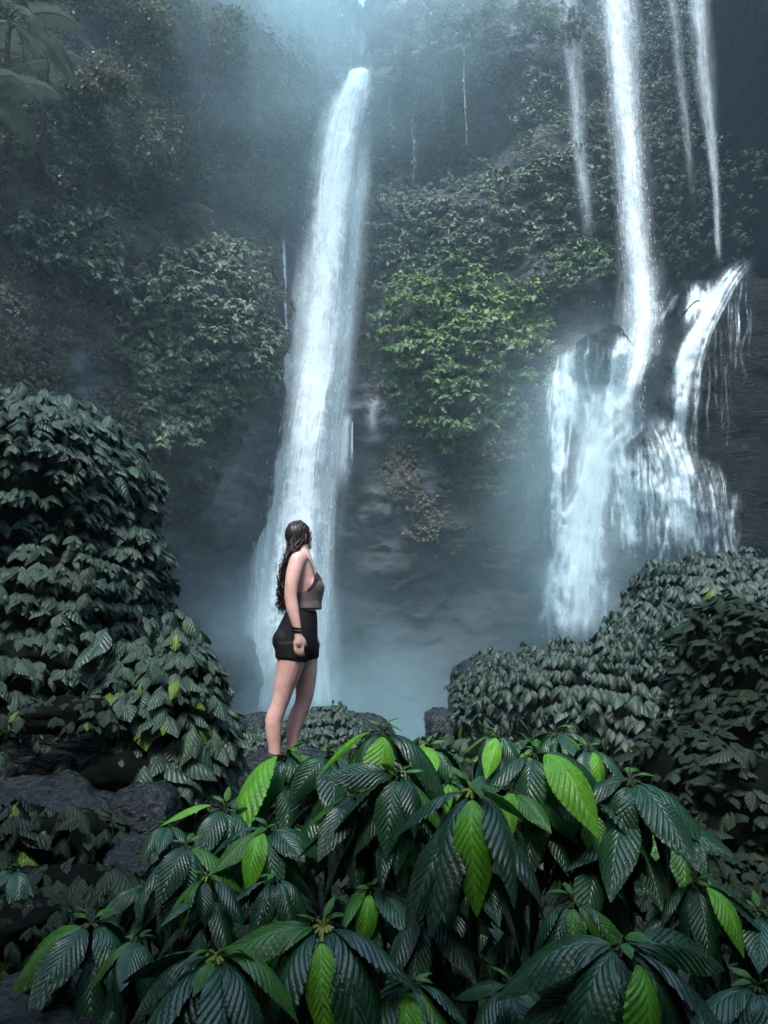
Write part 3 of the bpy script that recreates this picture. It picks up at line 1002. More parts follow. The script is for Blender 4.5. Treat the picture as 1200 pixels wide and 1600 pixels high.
cliff_mass('climbing_vine', 'olive shelf of leaves on the cliff left of the foot of the plunging fall', 'vine',
           [(815, 440), (860, 400), (920, 380), (965, 390), (975, 420), (900, 445), (860, 480), (850, 530), (825, 520)], 420, 10, LM_brt, 208, bulge=1.2, vb=(.9, 3.4), gap=-.6)
cliff_mass('climbing_vine', 'thin brownish vine patch on the bare rock right of the main waterfall', 'vine',
           [(560, 500), (600, 480), (615, 540), (625, 600), (590, 600), (560, 580)], 190, 8, LM_brown, 209, tpl=T_COV, bulge=.5, gap=-.45)
cliff_mass('climbing_vine', 'dim olive patch hanging below the bright green mass', 'vine',
           [(700, 690), (780, 650), (830, 640), (840, 700), (810, 760), (740, 775), (705, 740)], 420, 7.5, LM_moss, 210, tpl=T_COV, bulge=.8, gap=-.6)
cliff_mass('climbing_vine', 'broken trail of dark leaves down the rock below the bright green mass', 'vine',
           [(610, 690), (670, 700), (700, 760), (690, 830), (640, 820), (600, 760)], 230, 7, LM_brown, 211, tpl=T_COV, bulge=.5, gap=-.25)
cliff_mass('climbing_vine', 'clump of broad leaves catching light on the dark left cliff', 'vine',
           [(0, 330), (60, 315), (130, 330), (175, 370), (180, 410), (120, 430), (60, 410), (0, 400)], 300, 15, LM_cl, 212, bulge=1.2, vb=(1.4, 3), gap=-.5)
cliff_mass('climbing_vine', 'dark leaves on the cliff behind the two right-hand streams', 'vine',
           [(1020, 240), (1130, 200), (1200, 250), (1200, 400), (1130, 420), (1050, 430), (1020, 380)], 330, 10, LM_moss, 213, tpl=T_COV, bulge=.7, gap=-.3, vb=(1, 4))
cliff_mass('climbing_vine', 'rim of small leaves down the shaded rock left of the main waterfall', 'vine',
           [(395, 330), (425, 350), (440, 440), (432, 560), (400, 620), (410, 560), (425, 490), (405, 420)], 380, 7, LM_brown, 214, tpl=T_COV, bulge=.6)
# ground cover on the cliff that nobody could count
cliff_mass('cliff_foliage', 'small-leaved cover on the dark left cliff', None,
           [(-60, 190), (200, 200), (330, 280), (400, 330), (420, 400), (250, 470), (190, 560), (210, 700), (250, 800), (-60, 800)], 5200, 7.5, LM_brown, 301, tpl=T_COV, bulge=.8, kind='stuff', gap=-.85, gapscale=30, vb=(1.3, 3), k=(2, 4))
cliff_mass('cliff_foliage', 'wooded slope at the upper left in blue haze', None,
           [(-60, -60), (560, -60), (545, 90), (500, 180), (470, 300), (400, 350), (250, 300), (-60, 260)], 6500, 7.5, LM_tree, 302, bulge=1.6, kind='stuff', gap=-.5, gapscale=36, tpl=T_TINY, k=(4, 8), pitch=(-1, .8))
cliff_mass('cliff_foliage', 'wooded rim above the recess right of the waterfall lip', None,
           [(560, -60), (900, -60), (890, 80), (850, 190), (760, 170), (700, 200), (640, 160), (590, 110)], 4600, 7.2, LM_tree, 303, bulge=1.8, kind='stuff', gap=-.45, gapscale=34, tpl=T_TINY, k=(4, 8), pitch=(-1, .8))
cliff_mass('cliff_foliage', 'fine cover on the shaded cliff under the rim', None,
           [(580, 110), (700, 140), (800, 130), (900, 60), (960, -40), (1100, -40), (1100, 220), (900, 240), (720, 280), (570, 260)], 2300, 6.5, LM_cl, 304, tpl=T_COV, bulge=.5, kind='stuff', gap=-.4, gapscale=26, k=(2, 4), vb=(1.2, 3))
cliff_mass('cliff_foliage', 'thin moss below the hanging leaves at the left', None,
           [(240, 690), (330, 690), (390, 620), (400, 660), (340, 760), (290, 840), (245, 830)], 700, 5, LM_moss, 305, bulge=.25, kind='stuff', gap=-.3, tpl=T_TINY, k=(3, 6))
cliff_mass('cliff_foliage', 'thin moss on the rock under the olive patch', None,
           [(690, 700), (830, 640), (840, 780), (800, 860), (700, 860), (640, 820)], 900, 5, LM_moss, 306, bulge=.25, kind='stuff', gap=-.2, tpl=T_TINY, k=(3, 6))
cliff_mass('cliff_foliage', 'brown leaf cover on the rock between the falls', None,
           [(560, 440), (700, 440), (830, 420), (960, 430), (880, 560), (860, 640), (600, 640), (545, 600)], 1000, 6.5, LM_brown, 307, tpl=T_COV, bulge=.4, kind='stuff', gap=-.1, k=(2, 4))


# ------------------------------------------------------------ trees on the slope, tree ferns, hanging vines
def tree(label, u, v, rw, rh, mat, seed, off=1.5, n=420, lpx=5.5, lean=0.0, flat=1.0):
    Pn, Nn, ok = hits([(u, v)])
    Yc = float(Pn[0][1]) - off
    c = P(u, v, Yc)
    base = Pn[0] + np.array((0, .2, -rh * px(Yc) * 1.1))
    b2, n2, ok2 = hits([(u + lean * rw, v + rh * 1.1)])
    if ok2[0]: base = b2[0] - n2[0] * .3
    root = empty('tree', base)
    tag(root, label, 'tree')
    r = np.array((rw * px(Yc), rw * px(Yc) * .8, rh * px(Yc)))
    path = spline([base, base * .5 + c * .5 + (.15, -.25, 0), c + (0, 0, r[2] * .3)], 10)
    ac = Acc()
    V, F = tube(path - base, np.linspace(.16, .05, 10), 7); ac.add(V, F)
    lobes = []
    for k in range(9):
        d = unit(rng.normal(0, 1, 3)) * (1, 1, .8)
        lc = c + d * r * .62
        lobes.append(lc)
        V, F = tube(spline([path[5 + k % 4], path[5 + k % 4] * .5 + lc * .5 + (0, 0, .1), lc], 6) - base, np.linspace(.06, .02, 6), 5)
        ac.add(V, F)
    link('trunk', ac.mesh('trunk', M_bark), root)
    li = rng.integers(0, len(lobes), n)
    D = unit(rng.normal(0, 1, (n, 3)))
    q = np.array(lobes)[li] + D * r * .5 * flat * (rng.random((n, 1)) ** .35) * (1, 1, .75)
    p, B, s, _ = clusters(q, D, np.full(n, lpx * px(Yc)), (4, 7), 3.0, (-1.0, .7), jit=.5)
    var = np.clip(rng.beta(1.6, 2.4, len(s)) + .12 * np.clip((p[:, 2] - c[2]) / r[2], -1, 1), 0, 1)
    o = link('crown', batch('crown', T_TINY, p - base, B, s, var, mat), root)
    return root


LM_pale = leaf_material('pale_tree_leaf', (.07, .08, .04), (.20, .20, .10), .55, .3, veins=0)
tree('spreading shrub with pale flat layers of leaves at the upper left below the fern', 150, 125, 62, 42, LM_pale, 1, 1.8, lpx=7)
tree('hazy tree top in the blue light at the upper edge, left of the waterfall', 330, 60, 70, 80, LM_tree, 2, 2.0, n=650)
tree('tree leaning over the waterfall lip from the left', 500, 50, 58, 72, LM_tree, 3, 1.5, n=750)
tree('brownish bush growing on the slope left of the upper waterfall', 360, 225, 42, 36, LM_brown, 4, 1.4)
tree('bush with small silvery leaves in the middle of the left slope', 235, 270, 60, 45, LM_tree, 5, 1.5)
tree('pale tree overhanging the waterfall lip from the right', 612, 45, 52, 52, LM_pale, 6, 2.0, n=750, lpx=5)
tree('hazy tree at the upper edge above the hanging vines', 720, 45, 80, 66, LM_tree, 7, 2.4, n=700)
tree('tree at the upper edge left of the thin right-hand stream', 820, 45, 55, 66, LM_tree, 8, 2.0, n=480)
tree('small bush hanging over the left side of the waterfall lip', 524, 96, 24, 22, LM_tree, 11, .9, n=220, lpx=5)
tree('small bush hanging over the right side of the waterfall lip', 600, 96, 22, 24, LM_tree, 12, .9, n=220, lpx=5)
tree('round brownish bush beside the shoulder of the main waterfall', 440, 215, 40, 60, LM_brown, 9, 1.2)
tree('tree with thin foliage at the upper left corner behind the fern', 215, 40, 70, 60, LM_tree, 10, 1.6, n=500)


def frond_mesh(seed, nl=34, droop=1.5):
    """fern frond of length 1 along +y, arching down; leaflets both sides"""
    r = np.random.default_rng(seed)
    s = np.linspace(0, 1, 16)
    ang = .5 - droop * s
    y = np.cumsum(np.cos(ang)) / 16
    z = np.cumsum(np.sin(ang)) / 16
    path = np.stack([.04 * np.sin(3 * s + seed), y, z], -1)
    ac = Acc()
    V, F = tube(path, np.linspace(.012, .003, 16), 5); ac.add(V, F)
    for k in range(nl):
        f = .12 + .87 * k / nl
        b = np.array([np.interp(f, s, path[:, c]) for c in range(3)])
        ln = .20 * math.sin(math.pi * min(1, f * .95 + .05)) ** .7 * (1 - .25 * f) + .02
        for sd in (-1, 1):
            tip = b + np.array((sd * ln, .28 * ln, -.30 * ln - .05 * r.random()))
            mid = (b + tip) / 2 + (0, 0, .05 * ln)
            wv = np.array((0, .0125, 0.001))
            Vq = np.array([b - wv * .6, b + wv * .6, mid + wv, tip, mid - wv])
            ac.add(Vq, np.array([(0, 1, 2), (0, 2, 4), (4, 2, 3)]))
    nV = sum(len(v) for v in ac.V)
    return ac.mesh('frond', LM_fern, attrs={'var': r.random(nV) * .3 + .35}, smooth=False)


FR = [frond_mesh(k, droop=d) for k, d in enumerate((1.25, 1.6, 2.0))]


def tree_fern(label, u, v, Y, ln, azs, seed):
    c = P(u, v, Y)
    b, nb, ok = hits([(u - 30, v + 260)])
    base = np.array((c[0] - 1.6, c[1] + 3.5, c[2] - 2.4))
    root = empty('tree_fern', base)
    tag(root, label, 'fern', 'tree ferns at the upper left')
    path = spline([base + (-.8, .9, -1.5), base, (base + c) / 2 - (0, 0, .7), c - (.05, 0, .4), c], 14)
    V, F = tube(path - base, np.linspace(.12, .07, 14), 8)
    link('trunk', mesh_np('trunk', V, F, M_bark), root)
    for k, az in enumerate(azs):
        o = bpy.data.objects.new('frond', FR[k % 3])
        o.parent = root
        o.location = tuple(c - base)
        o.rotation_euler = (R(random.uniform(-12, 10)), R(random.uniform(-15, 15)), R(az - 90))
        s = ln * random.uniform(.85, 1.1)
        o.scale = (s, s, s)
        col.objects.link(o)


tree_fern('tree fern in the upper left corner with fronds arching to the right', 15, 35, 19, 2.5, (-5, 25, -40, 60, 100, -80, 150, 200, -120), 1)
tree_fern('lower tree fern at the left edge under the corner one', -30, 150, 18, 2.4, (0, -25, 30, -55, 65, 110, -95, 180), 2)
tree_fern('tree fern with small hanging fronds between the other two', 75, 95, 21, 1.6, (-10, 40, -60, 100, 160, -110, 210), 3)
tree_fern('small fern with narrow fronds on the left slope, below the trees', 265, 335, 30, 2.2, (-15, 30, -50, 80, 140, 190, -100), 4)


def hanging_vine(label, u, v0, v1, seed, r=.045, off=.9, leaves=30, du=0):
    Pa, Na, ok = hits([(u, v0)])
    Yc = float(Pa[0][1]) - off
    a = P(u, v0, Yc)
    L_ = (v1 - v0) * px(Yc) * 1.02
    n = 22
    t = np.linspace(0, 1, n)
    x = a[0] + du * px(Yc) * t + .10 * fbm(np.stack([t * 4, t * 0, t * 0 + seed], -1), seed, 3)
    path = np.stack([x, a[1] + .25 * fbm(np.stack([t * 3, t * 0 + 9, t * 0 + seed], -1), seed + 2, 2), a[2] - L_ * t], -1)
    root = empty('hanging_vine', a)
    tag(root, label, 'vine', 'vines hanging in front of the cliff')
    V, F = tube(path - a, np.linspace(r, r * .6, n), 5)
    link('stem', mesh_np('stem', V, F, M_vine), root)
    if leaves:
        leaves = int(leaves * 2.4)
        k = rng.integers(0, n, leaves)
        q = path[k] + rng.normal(0, .06, (leaves, 3))
        p, B, s, _ = clusters(q, unit(rng.normal(0, 1, (leaves, 3))), np.full(leaves, 6.5 * px(Yc)), (2, 4), 2.5)
        o = link('foliage', batch('foliage', T_TINY, p - a, B, s, rng.random(len(s)), LM_cl), root)
        o['kind'] = 'stuff'


hanging_vine('long pale vine hanging straight from the rim, right of centre', 726, 60, 268, 1, leaves=14)
hanging_vine('leafy vine hanging from the rim down to the top of the leaf band', 644, 170, 316, 2, leaves=26)
hanging_vine('thick leafy curtain vine just right of the waterfall lip', 636, 80, 200, 3, leaves=90)
hanging_vine('pale bare root hanging in the middle of the left slope', 332, 70, 240, 4, r=.035, leaves=5, du=-18)
hanging_vine('thin grey root hanging left of the pale bare one', 258, 40, 180, 5, r=.022, leaves=4, du=-6)
hanging_vine('short vine hanging under the rim, right of the long pale vine', 774, 40, 132, 6, leaves=10)
hanging_vine('thin vine high up beside the leafy clump at the right', 846, 0, 82, 7, r=.024, leaves=8)
hanging_vine('thin vine at the upper edge, farther right than the clump', 834, 0, 76, 8, r=.02, leaves=8)
hanging_vine('dangling vine left of the leafy one, near the waterfall', 612, 150, 262, 9, r=.024, leaves=24)
hanging_vine('slim vine hanging in the shaded recess under the rim', 690, 120, 205, 10, r=.02, leaves=12)

# ------------------------------------------------------------ waterfalls
WM_main = water_material('white_water', (.80, .88, .90), .66, 1.06, 6.0, 2.6)
WM_veil = water_material('water_veil', (.76, .87, .90), .60, 1.25, 4.0, .8)
WM_casc = water_material('cascade_water', (.78, .88, .91), .58, 1.05, 8.0, 9.0, fine=.6)


def sheet(name, edges, Yf, parent, mat, layers=4, nx=22, ny=150, bow=.5, dens=1.0, seed=0, fade=(.03, .05), wid=1.0, depth=.5, wob=.06, edgepow=1.0, dfun=None, core=.5):
    """falling sheet: edges = rows (u_left, u_right, v); Yf(v) gives the distance; several layers one behind another"""
    E = np.asarray(edges, float)
    ac = Acc(); UVs, DN = [], []
    loc = np.array(parent.location)
    for l in range(layers):
        t = np.linspace(0, 1, ny)
        row = spline(E[:, [0, 2, 1]], ny) if len(E) > 2 else np.stack([np.interp(t, (0, 1), E[:, c]) for c in (0, 2, 1)], -1)
        ul, v, ur = row[:, 0], row[:, 1], row[:, 2]
        s = np.linspace(-1, 1, nx)
        k = wid * (1.0 - .12 * l) if l else wid * 1.06
        c_, h_ = (ul + ur) / 2, (ur - ul) / 2 * k
        jitter = wob * fbm(np.stack([t * 7, t * 0 + l * 3.1, t * 0 + seed], -1), seed + l, 3)
        U = c_[:, None] + (s[None] + jitter[:, None]) * h_[:, None]
        Yb = np.array([Yf(x) for x in v])
        S2 = np.broadcast_to(s[None], U.shape)
        q = np.stack([S2 * 1.5, np.broadcast_to(t[:, None] * 9, U.shape), np.full(U.shape, l * 5.0 + seed)], -1).reshape(-1, 3)
        Yd = Yb[:, None] - bow * (1 - S2 ** 2) + depth * (l / max(1, layers - 1) - .5) * (1 if layers > 1 else 0) + .22 * bow * fbm(q, seed + 30 + l, 3).reshape(U.shape)
        dx, dy = (U - 600) / FPX, (800 - np.broadcast_to(v[:, None], U.shape)) / FPX
        den = CP - SP * dy
        Pn = np.stack([dx / den * Yd, Yd, CZ + (SP + CP * dy) / den * Yd], -1).reshape(-1, 3)
        ed = np.clip(1 - np.abs(S2), 0, 1) ** edgepow
        ed = smooth(ed, 0, core)
        fd = smooth(t, 0, fade[0]) * smooth(1 - t, 0, fade[1])
        d = ed * fd[:, None] * dens
        if dfun is not None: d = d * dfun(t)[:, None]
        i, j = np.meshgrid(np.arange(ny - 1), np.arange(nx - 1), indexing='ij')
        ac.add(Pn - loc, np.stack([i * nx + j, i * nx + j + 1, (i + 1) * nx + j + 1, (i + 1) * nx + j], -1).reshape(-1, 4))
        ratio = np.abs(E[-1, 2] - E[0, 2]) / max(8.0, np.mean(E[:, 1] - E[:, 0]))
        UVs.append(np.stack([(S2 * .5 + .5) + l * 3.7 + seed, np.broadcast_to(t[:, None] * ratio * .25, U.shape) + l * 5.3], -1).reshape(-1, 2))
        DN.append(np.clip(d, 0, 1).ravel())
    me = mesh_np(name, np.concatenate(ac.V), np.concatenate(ac.Q), mat, uv=np.concatenate(UVs), attrs={'dens': np.concatenate(DN)})
    return link(name, me, parent)


M_spray = plain_material('spray_drops', (.9, .94, .95), .4, .4, noise=(.85, .9, .92))


def spray(edges, Yf, parent, n, seed, lpx=(1.5, 7), out=.25, wpx=.55, vbias=1.0):
    """loose drops and streaks round a stream, one mesh"""
    r = np.random.default_rng(seed)
    E = np.asarray(edges, float)
    E = E[np.argsort(E[:, 2])]
    v = E[0, 2] + (E[-1, 2] - E[0, 2]) * r.random(n) ** vbias
    ul, ur = np.interp(v, E[:, 2], E[:, 0]), np.interp(v, E[:, 2], E[:, 1])
    sd = np.where(r.random(n) < .5, -1, 1)
    w_ = (ur - ul) / 2
    u = (ul + ur) / 2 + sd * w_ * (1 + r.normal(-.12, out, n))
    Y = np.array([Yf(x) for x in v]) - r.random(n) * .9
    A = np.array([P(a, b, c) for a, b, c in zip(u, v, Y)]) - np.array(parent.location)
    k = Y / FPX
    ln = r.uniform(lpx[0], lpx[1], n) * k
    wd = wpx * k * r.uniform(.5, 1.3, n)
    tri = np.array([(1, 0, 0), (-.5, .87, 0), (-.5, -.87, 0)])
    V = np.concatenate([A[:, None] + (0, 0, 1) * (ln / 2)[:, None, None], A[:, None] + tri[None] * wd[:, None, None], A[:, None] - (0, 0, 1) * (ln / 2)[:, None, None]], 1)
    F = np.array([(0, 1, 2), (0, 2, 3), (0, 3, 1), (4, 2, 1), (4, 3, 2), (4, 1, 3)])
    Fo = (F[None] + (np.arange(n) * 5)[:, None, None]).reshape(-1, 3)
    o = link('spray', mesh_np('spray', V.reshape(-1, 3), Fo, M_spray), parent)
    o['kind'] = 'stuff'


def fall(label, u, v, Y):
    root = empty('waterfall', P(u, v, Y))
    return tag(root, label, 'waterfall')


def YI(*pts):
    vs, ys = zip(*pts)
    return lambda v: float(np.interp(v, vs, ys))


def rockY(path, off=.35):
    """distance along a stream that clings to the rock under it"""
    pth = np.asarray(path, float)
    vs = np.linspace(pth[0][2], pth[-1][2], 40)
    us = np.interp(vs, pth[:, 2], (pth[:, 0] + pth[:, 1]) / 2)
    Pn, Nn, ok = hits(list(zip(us, vs)))
    ys = Pn[:, 1] - off
    ys = np.minimum.accumulate(ys)      # water falls clear of undercuts
    ys = .6 * ys + .4 * np.convolve(np.pad(ys, 3, mode='edge'), np.ones(7) / 7, 'valid')
    return lambda v: float(np.interp(v, vs, ys))


# main fall
mE = [(549, 581, 104), (528, 578, 135), (506, 574, 170), (490, 569, 215), (480, 562, 300), (468, 553, 420), (457, 543, 540), (437, 532, 640), (421, 520, 740), (408, 512, 830), (398, 510, 930), (388, 512, 1040), (380, 520, 1135)]
mY = YI((100, 41.2), (140, 39.2), (220, 38.2), (700, 37.2), (1140, 36.8))
wf = fall('tall white waterfall plunging from a notch in the wooded rim, left of centre', 480, 1120, 36.8)
sheet('stream', mE, mY, wf, WM_main, layers=6, bow=.9, depth=1.2, seed=1, fade=(.004, .16), core=1.0, wid=1.16, dens=.9)
sheet('stream', [(547, 584, 100), (530, 582, 135), (512, 578, 175), (498, 573, 215)], mY, wf, WM_main, layers=2, ny=60, bow=.5, depth=.4, seed=9, fade=(.14, .6), core=.7)
sheet('side_stream', [(438, 448, 350), (437, 450, 430), (434, 452, 500), (432, 462, 560), (424, 470, 640)], YI((350, 38.6), (640, 37.6)), wf, WM_main, layers=3, nx=10, bow=.25, depth=.3, seed=2, core=1.0, fade=(.2, .3))
E9 = np.array(mE, float)
sheet('veil', np.stack([E9[:, 0] - 26, E9[:, 1] + 26, E9[:, 2]], -1), lambda v: mY(v) + .5, wf, WM_veil, layers=3, nx=26, bow=.5, depth=.5, seed=6, dens=.62, core=1.0, fade=(.06, .04))
sheet('veil', np.stack([E9[4:, 0] - 34, E9[4:, 0] + 60, E9[4:, 2]], -1), YI((300, 38.8), (1140, 37.0)), wf, WM_veil, layers=3, nx=18, bow=.4, depth=.5, seed=3, dens=.62, core=1.0, fade=(.2, .05))
sheet('veil', np.stack([E9[1:, 1] - 60, E9[1:, 1] + 34, E9[1:, 2]], -1), YI((100, 39.6), (1140, 37.0)), wf, WM_veil, layers=3, nx=18, bow=.4, depth=.5, seed=4, dens=.6, core=1.0, fade=(.15, .05))
spray(mE, mY, wf, 700, 5, out=.12, lpx=(2, 12), wpx=.35)
# trickle right of the main fall
tr = fall('thin trickle spilling off the ledge just right of the main waterfall', 545, 760, 38)
tE = [(530, 558, 636), (524, 556, 665), (512, 558, 720), (505, 562, 790)]
sheet('stream', tE, rockY(tE, .4), tr, WM_veil, layers=3, nx=12, ny=60, bow=.2, depth=.2, seed=6, dens=.6, fade=(.15, .6), core=1.0)
sheet('stream', [(548, 553, 655), (547, 553, 690), (546, 553, 735)], rockY([(548, 553, 655), (546, 553, 735)], .5), tr, WM_main, layers=2, nx=6, ny=40, bow=.1, depth=.1, seed=7, dens=.8, fade=(.1, .5), core=1.0)
sheet('stream', [(565, 605, 612), (562, 600, 650), (566, 596, 700)], rockY([(565, 605, 612), (566, 596, 700)], .3), tr, WM_veil, layers=2, nx=14, ny=40, bow=.1, depth=.1, seed=8, dens=.42, fade=(.2, .6), core=1.0)
# right plunging fall
rE = [(926, 995, -60), (938, 998, 60), (950, 1003, 150), (960, 1008, 230), (963, 1014, 310), (968, 1022, 380), (976, 1030, 440), (978, 1036, 500), (974, 1026, 560), (960, 1006, 615), (940, 1004, 672)]
rY = YI((-60, 36.2), (430, 33.4), (520, 31.0), (600, 28.8), (680, 28.2))
rf = fall('strong plunging waterfall at the upper right, falling onto the rocks', 1000, 600, 33.5)
sheet('stream', rE, rY, rf, WM_main, layers=5, bow=.7, depth=.9, seed=11, fade=(.0, .16), core=1.0, wid=1.25, dens=.60)
sheet('veil', [(910, 1010, -60), (925, 1020, 100), (945, 1030, 300), (950, 1050, 450), (940, 1060, 600)], YI((-60, 36.6), (640, 33.4)), rf, WM_veil, layers=3, nx=18, bow=.4, depth=.6, seed=12, dens=.5, core=.9)
spray(rE, rY, rf, 400, 13, out=.12, lpx=(2, 10), wpx=.35)
# thin streams
t1 = fall('faint thin stream left of the plunging waterfall', 910, 380, 36.5)
sheet('stream', [(862, 905, -60), (870, 915, 60), (880, 920, 160), (890, 925, 260), (900, 935, 350), (908, 940, 410)], YI((-60, 37), (410, 36)), t1, WM_veil, layers=4, nx=16, bow=.3, depth=.4, seed=14, dens=.33, fade=(.0, .3), core=1.0, wid=1.3)
t2 = fall('faint double stream at the upper right beside the dark wall', 1120, 400, 34)
t2E = [(1062, 1118, -60), (1072, 1118, 40), (1080, 1120, 120), (1100, 1124, 220), (1110, 1128, 300), (1114, 1128, 360), (1116, 1134, 420)]
sheet('stream', t2E, YI((-60, 33.5), (420, 31)), t2, WM_veil, layers=4, nx=16, bow=.3, depth=.4, seed=15, dens=.42, fade=(.0, .1), core=1.0, wid=1.3)
sheet('stream', [(1020, 1062, -60), (1045, 1072, 60), (1058, 1080, 170), (1068, 1088, 260), (1078, 1092, 340)], YI((-60, 34.5), (420, 33)), t2, WM_veil, layers=3, nx=12, bow=.2, depth=.3, seed=16, dens=.28, fade=(.0, .3), core=1.0, wid=1.3)
# cascade over the rocks
cs = fall('wide stepped cascade of white strands over the dark rocks at the right', 920, 1000, 32)


CU, CVv = np.arange(828, 1186, 1.6), np.arange(384, 1030, 1.8)
UU, VV = np.meshgrid(CU, CVv)
Hp, Hn, Hok = hits(np.stack([UU.ravel(), VV.ravel()], -1))
DEP = np.where(Hok, Hp[:, 1], 38).reshape(UU.shape)


def smooth2(A, n):
    for _ in range(n):
        Ap = np.pad(A, 1, mode='edge')
        A = (Ap[:-2, 1:-1] + Ap[2:, 1:-1] + Ap[1:-1, :-2] + Ap[1:-1, 2:] + 2 * A) / 6
    return A


# water keeps to the rock but jumps clear below each overhang
for r_ in range(1, DEP.shape[0]):
    DEP[r_] = np.minimum(DEP[r_], DEP[r_ - 1] + .10)
for _ in range(3):
    Ap = np.pad(DEP, 1, mode='edge')
    DEP = np.minimum.reduce([DEP, Ap[:-2, 1:-1], Ap[2:, 1:-1], Ap[1:-1, :-2], Ap[1:-1, 2:]])
DEP = smooth2(DEP, 30)
DNS = np.zeros(UU.shape)
cr = np.random.default_rng(99)


def strands(E, n, wmin=.8, wmax=2.6, amp=1.0, wander=7.0, base=0.0):
    """many thin runs of water between the edges of a stream, each wandering and of its own length"""
    global DNS
    E = np.asarray(E, float)
    q = spline(E[:, [0, 2, 1]], 60)
    vv, ul, ur = q[:, 1], q[:, 0], q[:, 2]
    v0, v1 = E[0, 2], E[-1, 2]
    r0, r1 = np.searchsorted(CVv, v0), np.searchsorted(CVv, v1)
    rows = CVv[r0:r1]
    L_, R_ = np.interp(rows, vv, ul), np.interp(rows, vv, ur)
    if base:
        x = (CU[None] - ((L_ + R_) / 2)[:, None]) / ((R_ - L_) / 2 + 4)[:, None]
        t = ((rows - v0) / (v1 - v0))[:, None]
        DNS[r0:r1] += 1.35 * base * np.exp(-x ** 2 * 1.6) * smooth(t, 0, .1) * (1 - smooth(t, .55, 1))
    n, amp, wmin, wmax = int(n * 1.4), amp * .72, wmin * 1.15, wmax * 1.5
    for k in range(n):
        f0 = cr.normal(.5, .24)
        a = cr.uniform(0, .35) if cr.random() < .45 else abs(cr.normal(0, .10))
        b = min(1, a + cr.uniform(.35, 1.0))
        t = (rows - v0) / (v1 - v0)
        q3 = np.stack([rows / 55, np.full(len(rows), k * 3.7 + v0), np.full(len(rows), .5)], -1)
        st = np.stack([rows / 16, np.full(len(rows), k * 5.1 + v0), np.full(len(rows), 4.5)], -1)
        u = L_ + (R_ - L_) * f0 + wander * fbm(q3, 61, 2) * (.4 + t) + .5 * vnoise(st, 62)
        wd = cr.uniform(wmin, wmax) * (.7 + .8 * t)
        it = amp * cr.uniform(.35, 1.0) * smooth(t, a, a + .13) * (1 - smooth(t, b - .25, b)) * (.75 + .4 * vnoise(st + 9, 63))
        DNS[r0:r1] += it[:, None] * np.exp(-((CU[None] - u[:, None]) / wd[:, None]) ** 2)


strands([(868, 905, 536), (862, 905, 570), (856, 898, 620), (852, 890, 690), (858, 884, 740), (850, 886, 830), (846, 890, 900)], 16, base=.16)
strands([(876, 922, 530), (868, 908, 560), (864, 915, 610), (866, 915, 680)], 12, wander=5, base=.08)
strands([(905, 985, 520), (903, 985, 560), (890, 985, 600)], 6, .5, 1.1, amp=.6)
strands([(885, 985, 596), (880, 990, 625), (880, 1000, 690)], 14, amp=.4, base=.22)
strands([(962, 1000, 516), (958, 992, 560), (945, 992, 620), (930, 1000, 692)], 18, base=.4)
strands([(932, 1006, 640), (920, 1000, 672), (912, 955, 710), (904, 946, 770), (886, 938, 810), (872, 940, 870), (862, 940, 940), (856, 950, 1022)], 40, 1.0, 3.2, base=.22, wander=12)
strands([(915, 950, 690), (905, 935, 760), (885, 925, 800), (868, 905, 850), (862, 905, 900)], 16, 1.4, 3.4, base=.2)
strands([(935, 1002, 660), (945, 1004, 700), (955, 1010, 780), (960, 1018, 900)], 26, .6, 1.8, amp=.9, base=.16)
strands([(985, 1040, 690), (990, 1050, 780), (985, 1060, 890)], 16, .6, 1.8, amp=.7, base=.12)
strands([(990, 1076, 640), (1015, 1076, 690), (1030, 1092, 740), (1036, 1104, 800), (1036, 1116, 925)], 34, .8, 2.4, amp=.6, base=.2, wander=12)
strands([(1176, 1194, 390), (1128, 1168, 420), (1104, 1148, 450), (1088, 1128, 490), (1062, 1110, 530), (1046, 1096, 580), (1040, 1090, 640), (1036, 1086, 690), (1040, 1090, 726)], 34, .9, 2.6, amp=.85, base=.2, wander=5)
strands([(1064, 1112, 434), (1070, 1108, 470), (1062, 1104, 515)], 14, .8, 2.2, base=.2)
strands([(1036, 1076, 446), (1024, 1056, 478), (1016, 1040, 510)], 7, .6, 1.5, amp=.8)
strands([(1082, 1118, 712), (1086, 1130, 740), (1098, 1136, 775), (1108, 1150, 910)], 14, .7, 1.7, amp=.6, base=.12)
strands([(1130, 1168, 762), (1136, 1154, 800), (1138, 1154, 910)], 5, .6, 1.3, amp=.5, base=.10)
strands([(1138, 1172, 418), (1138, 1172, 480), (1140, 1170, 640)], 7, .5, 1.1, amp=.7)
strands([(1096, 1160, 480), (1096, 1170, 600), (1090, 1170, 720)], 8, .4, .9, amp=.5)
strands([(836, 880, 860), (830, 890, 940), (826, 900, 1022)], 14, 1.0, 3.0, amp=.5, base=.12)
qn = np.stack([UU.ravel() / 9, VV.ravel() / 13, 0 * UU.ravel()], -1)
DNS = DNS * (.82 + .38 * fbm(qn, 88, 4).reshape(UU.shape))
DNS = np.clip(DNS, 0, 1.05)
ny_, nx_ = UU.shape
i, j = np.meshgrid(np.arange(ny_ - 1), np.arange(nx_ - 1), indexing='ij')
Fq = np.stack([i * nx_ + j, i * nx_ + j + 1, (i + 1) * nx_ + j + 1, (i + 1) * nx_ + j], -1).reshape(-1, 4)
live = (smooth2(DNS, 2) > .03).ravel()
keepf = live[Fq].any(1)
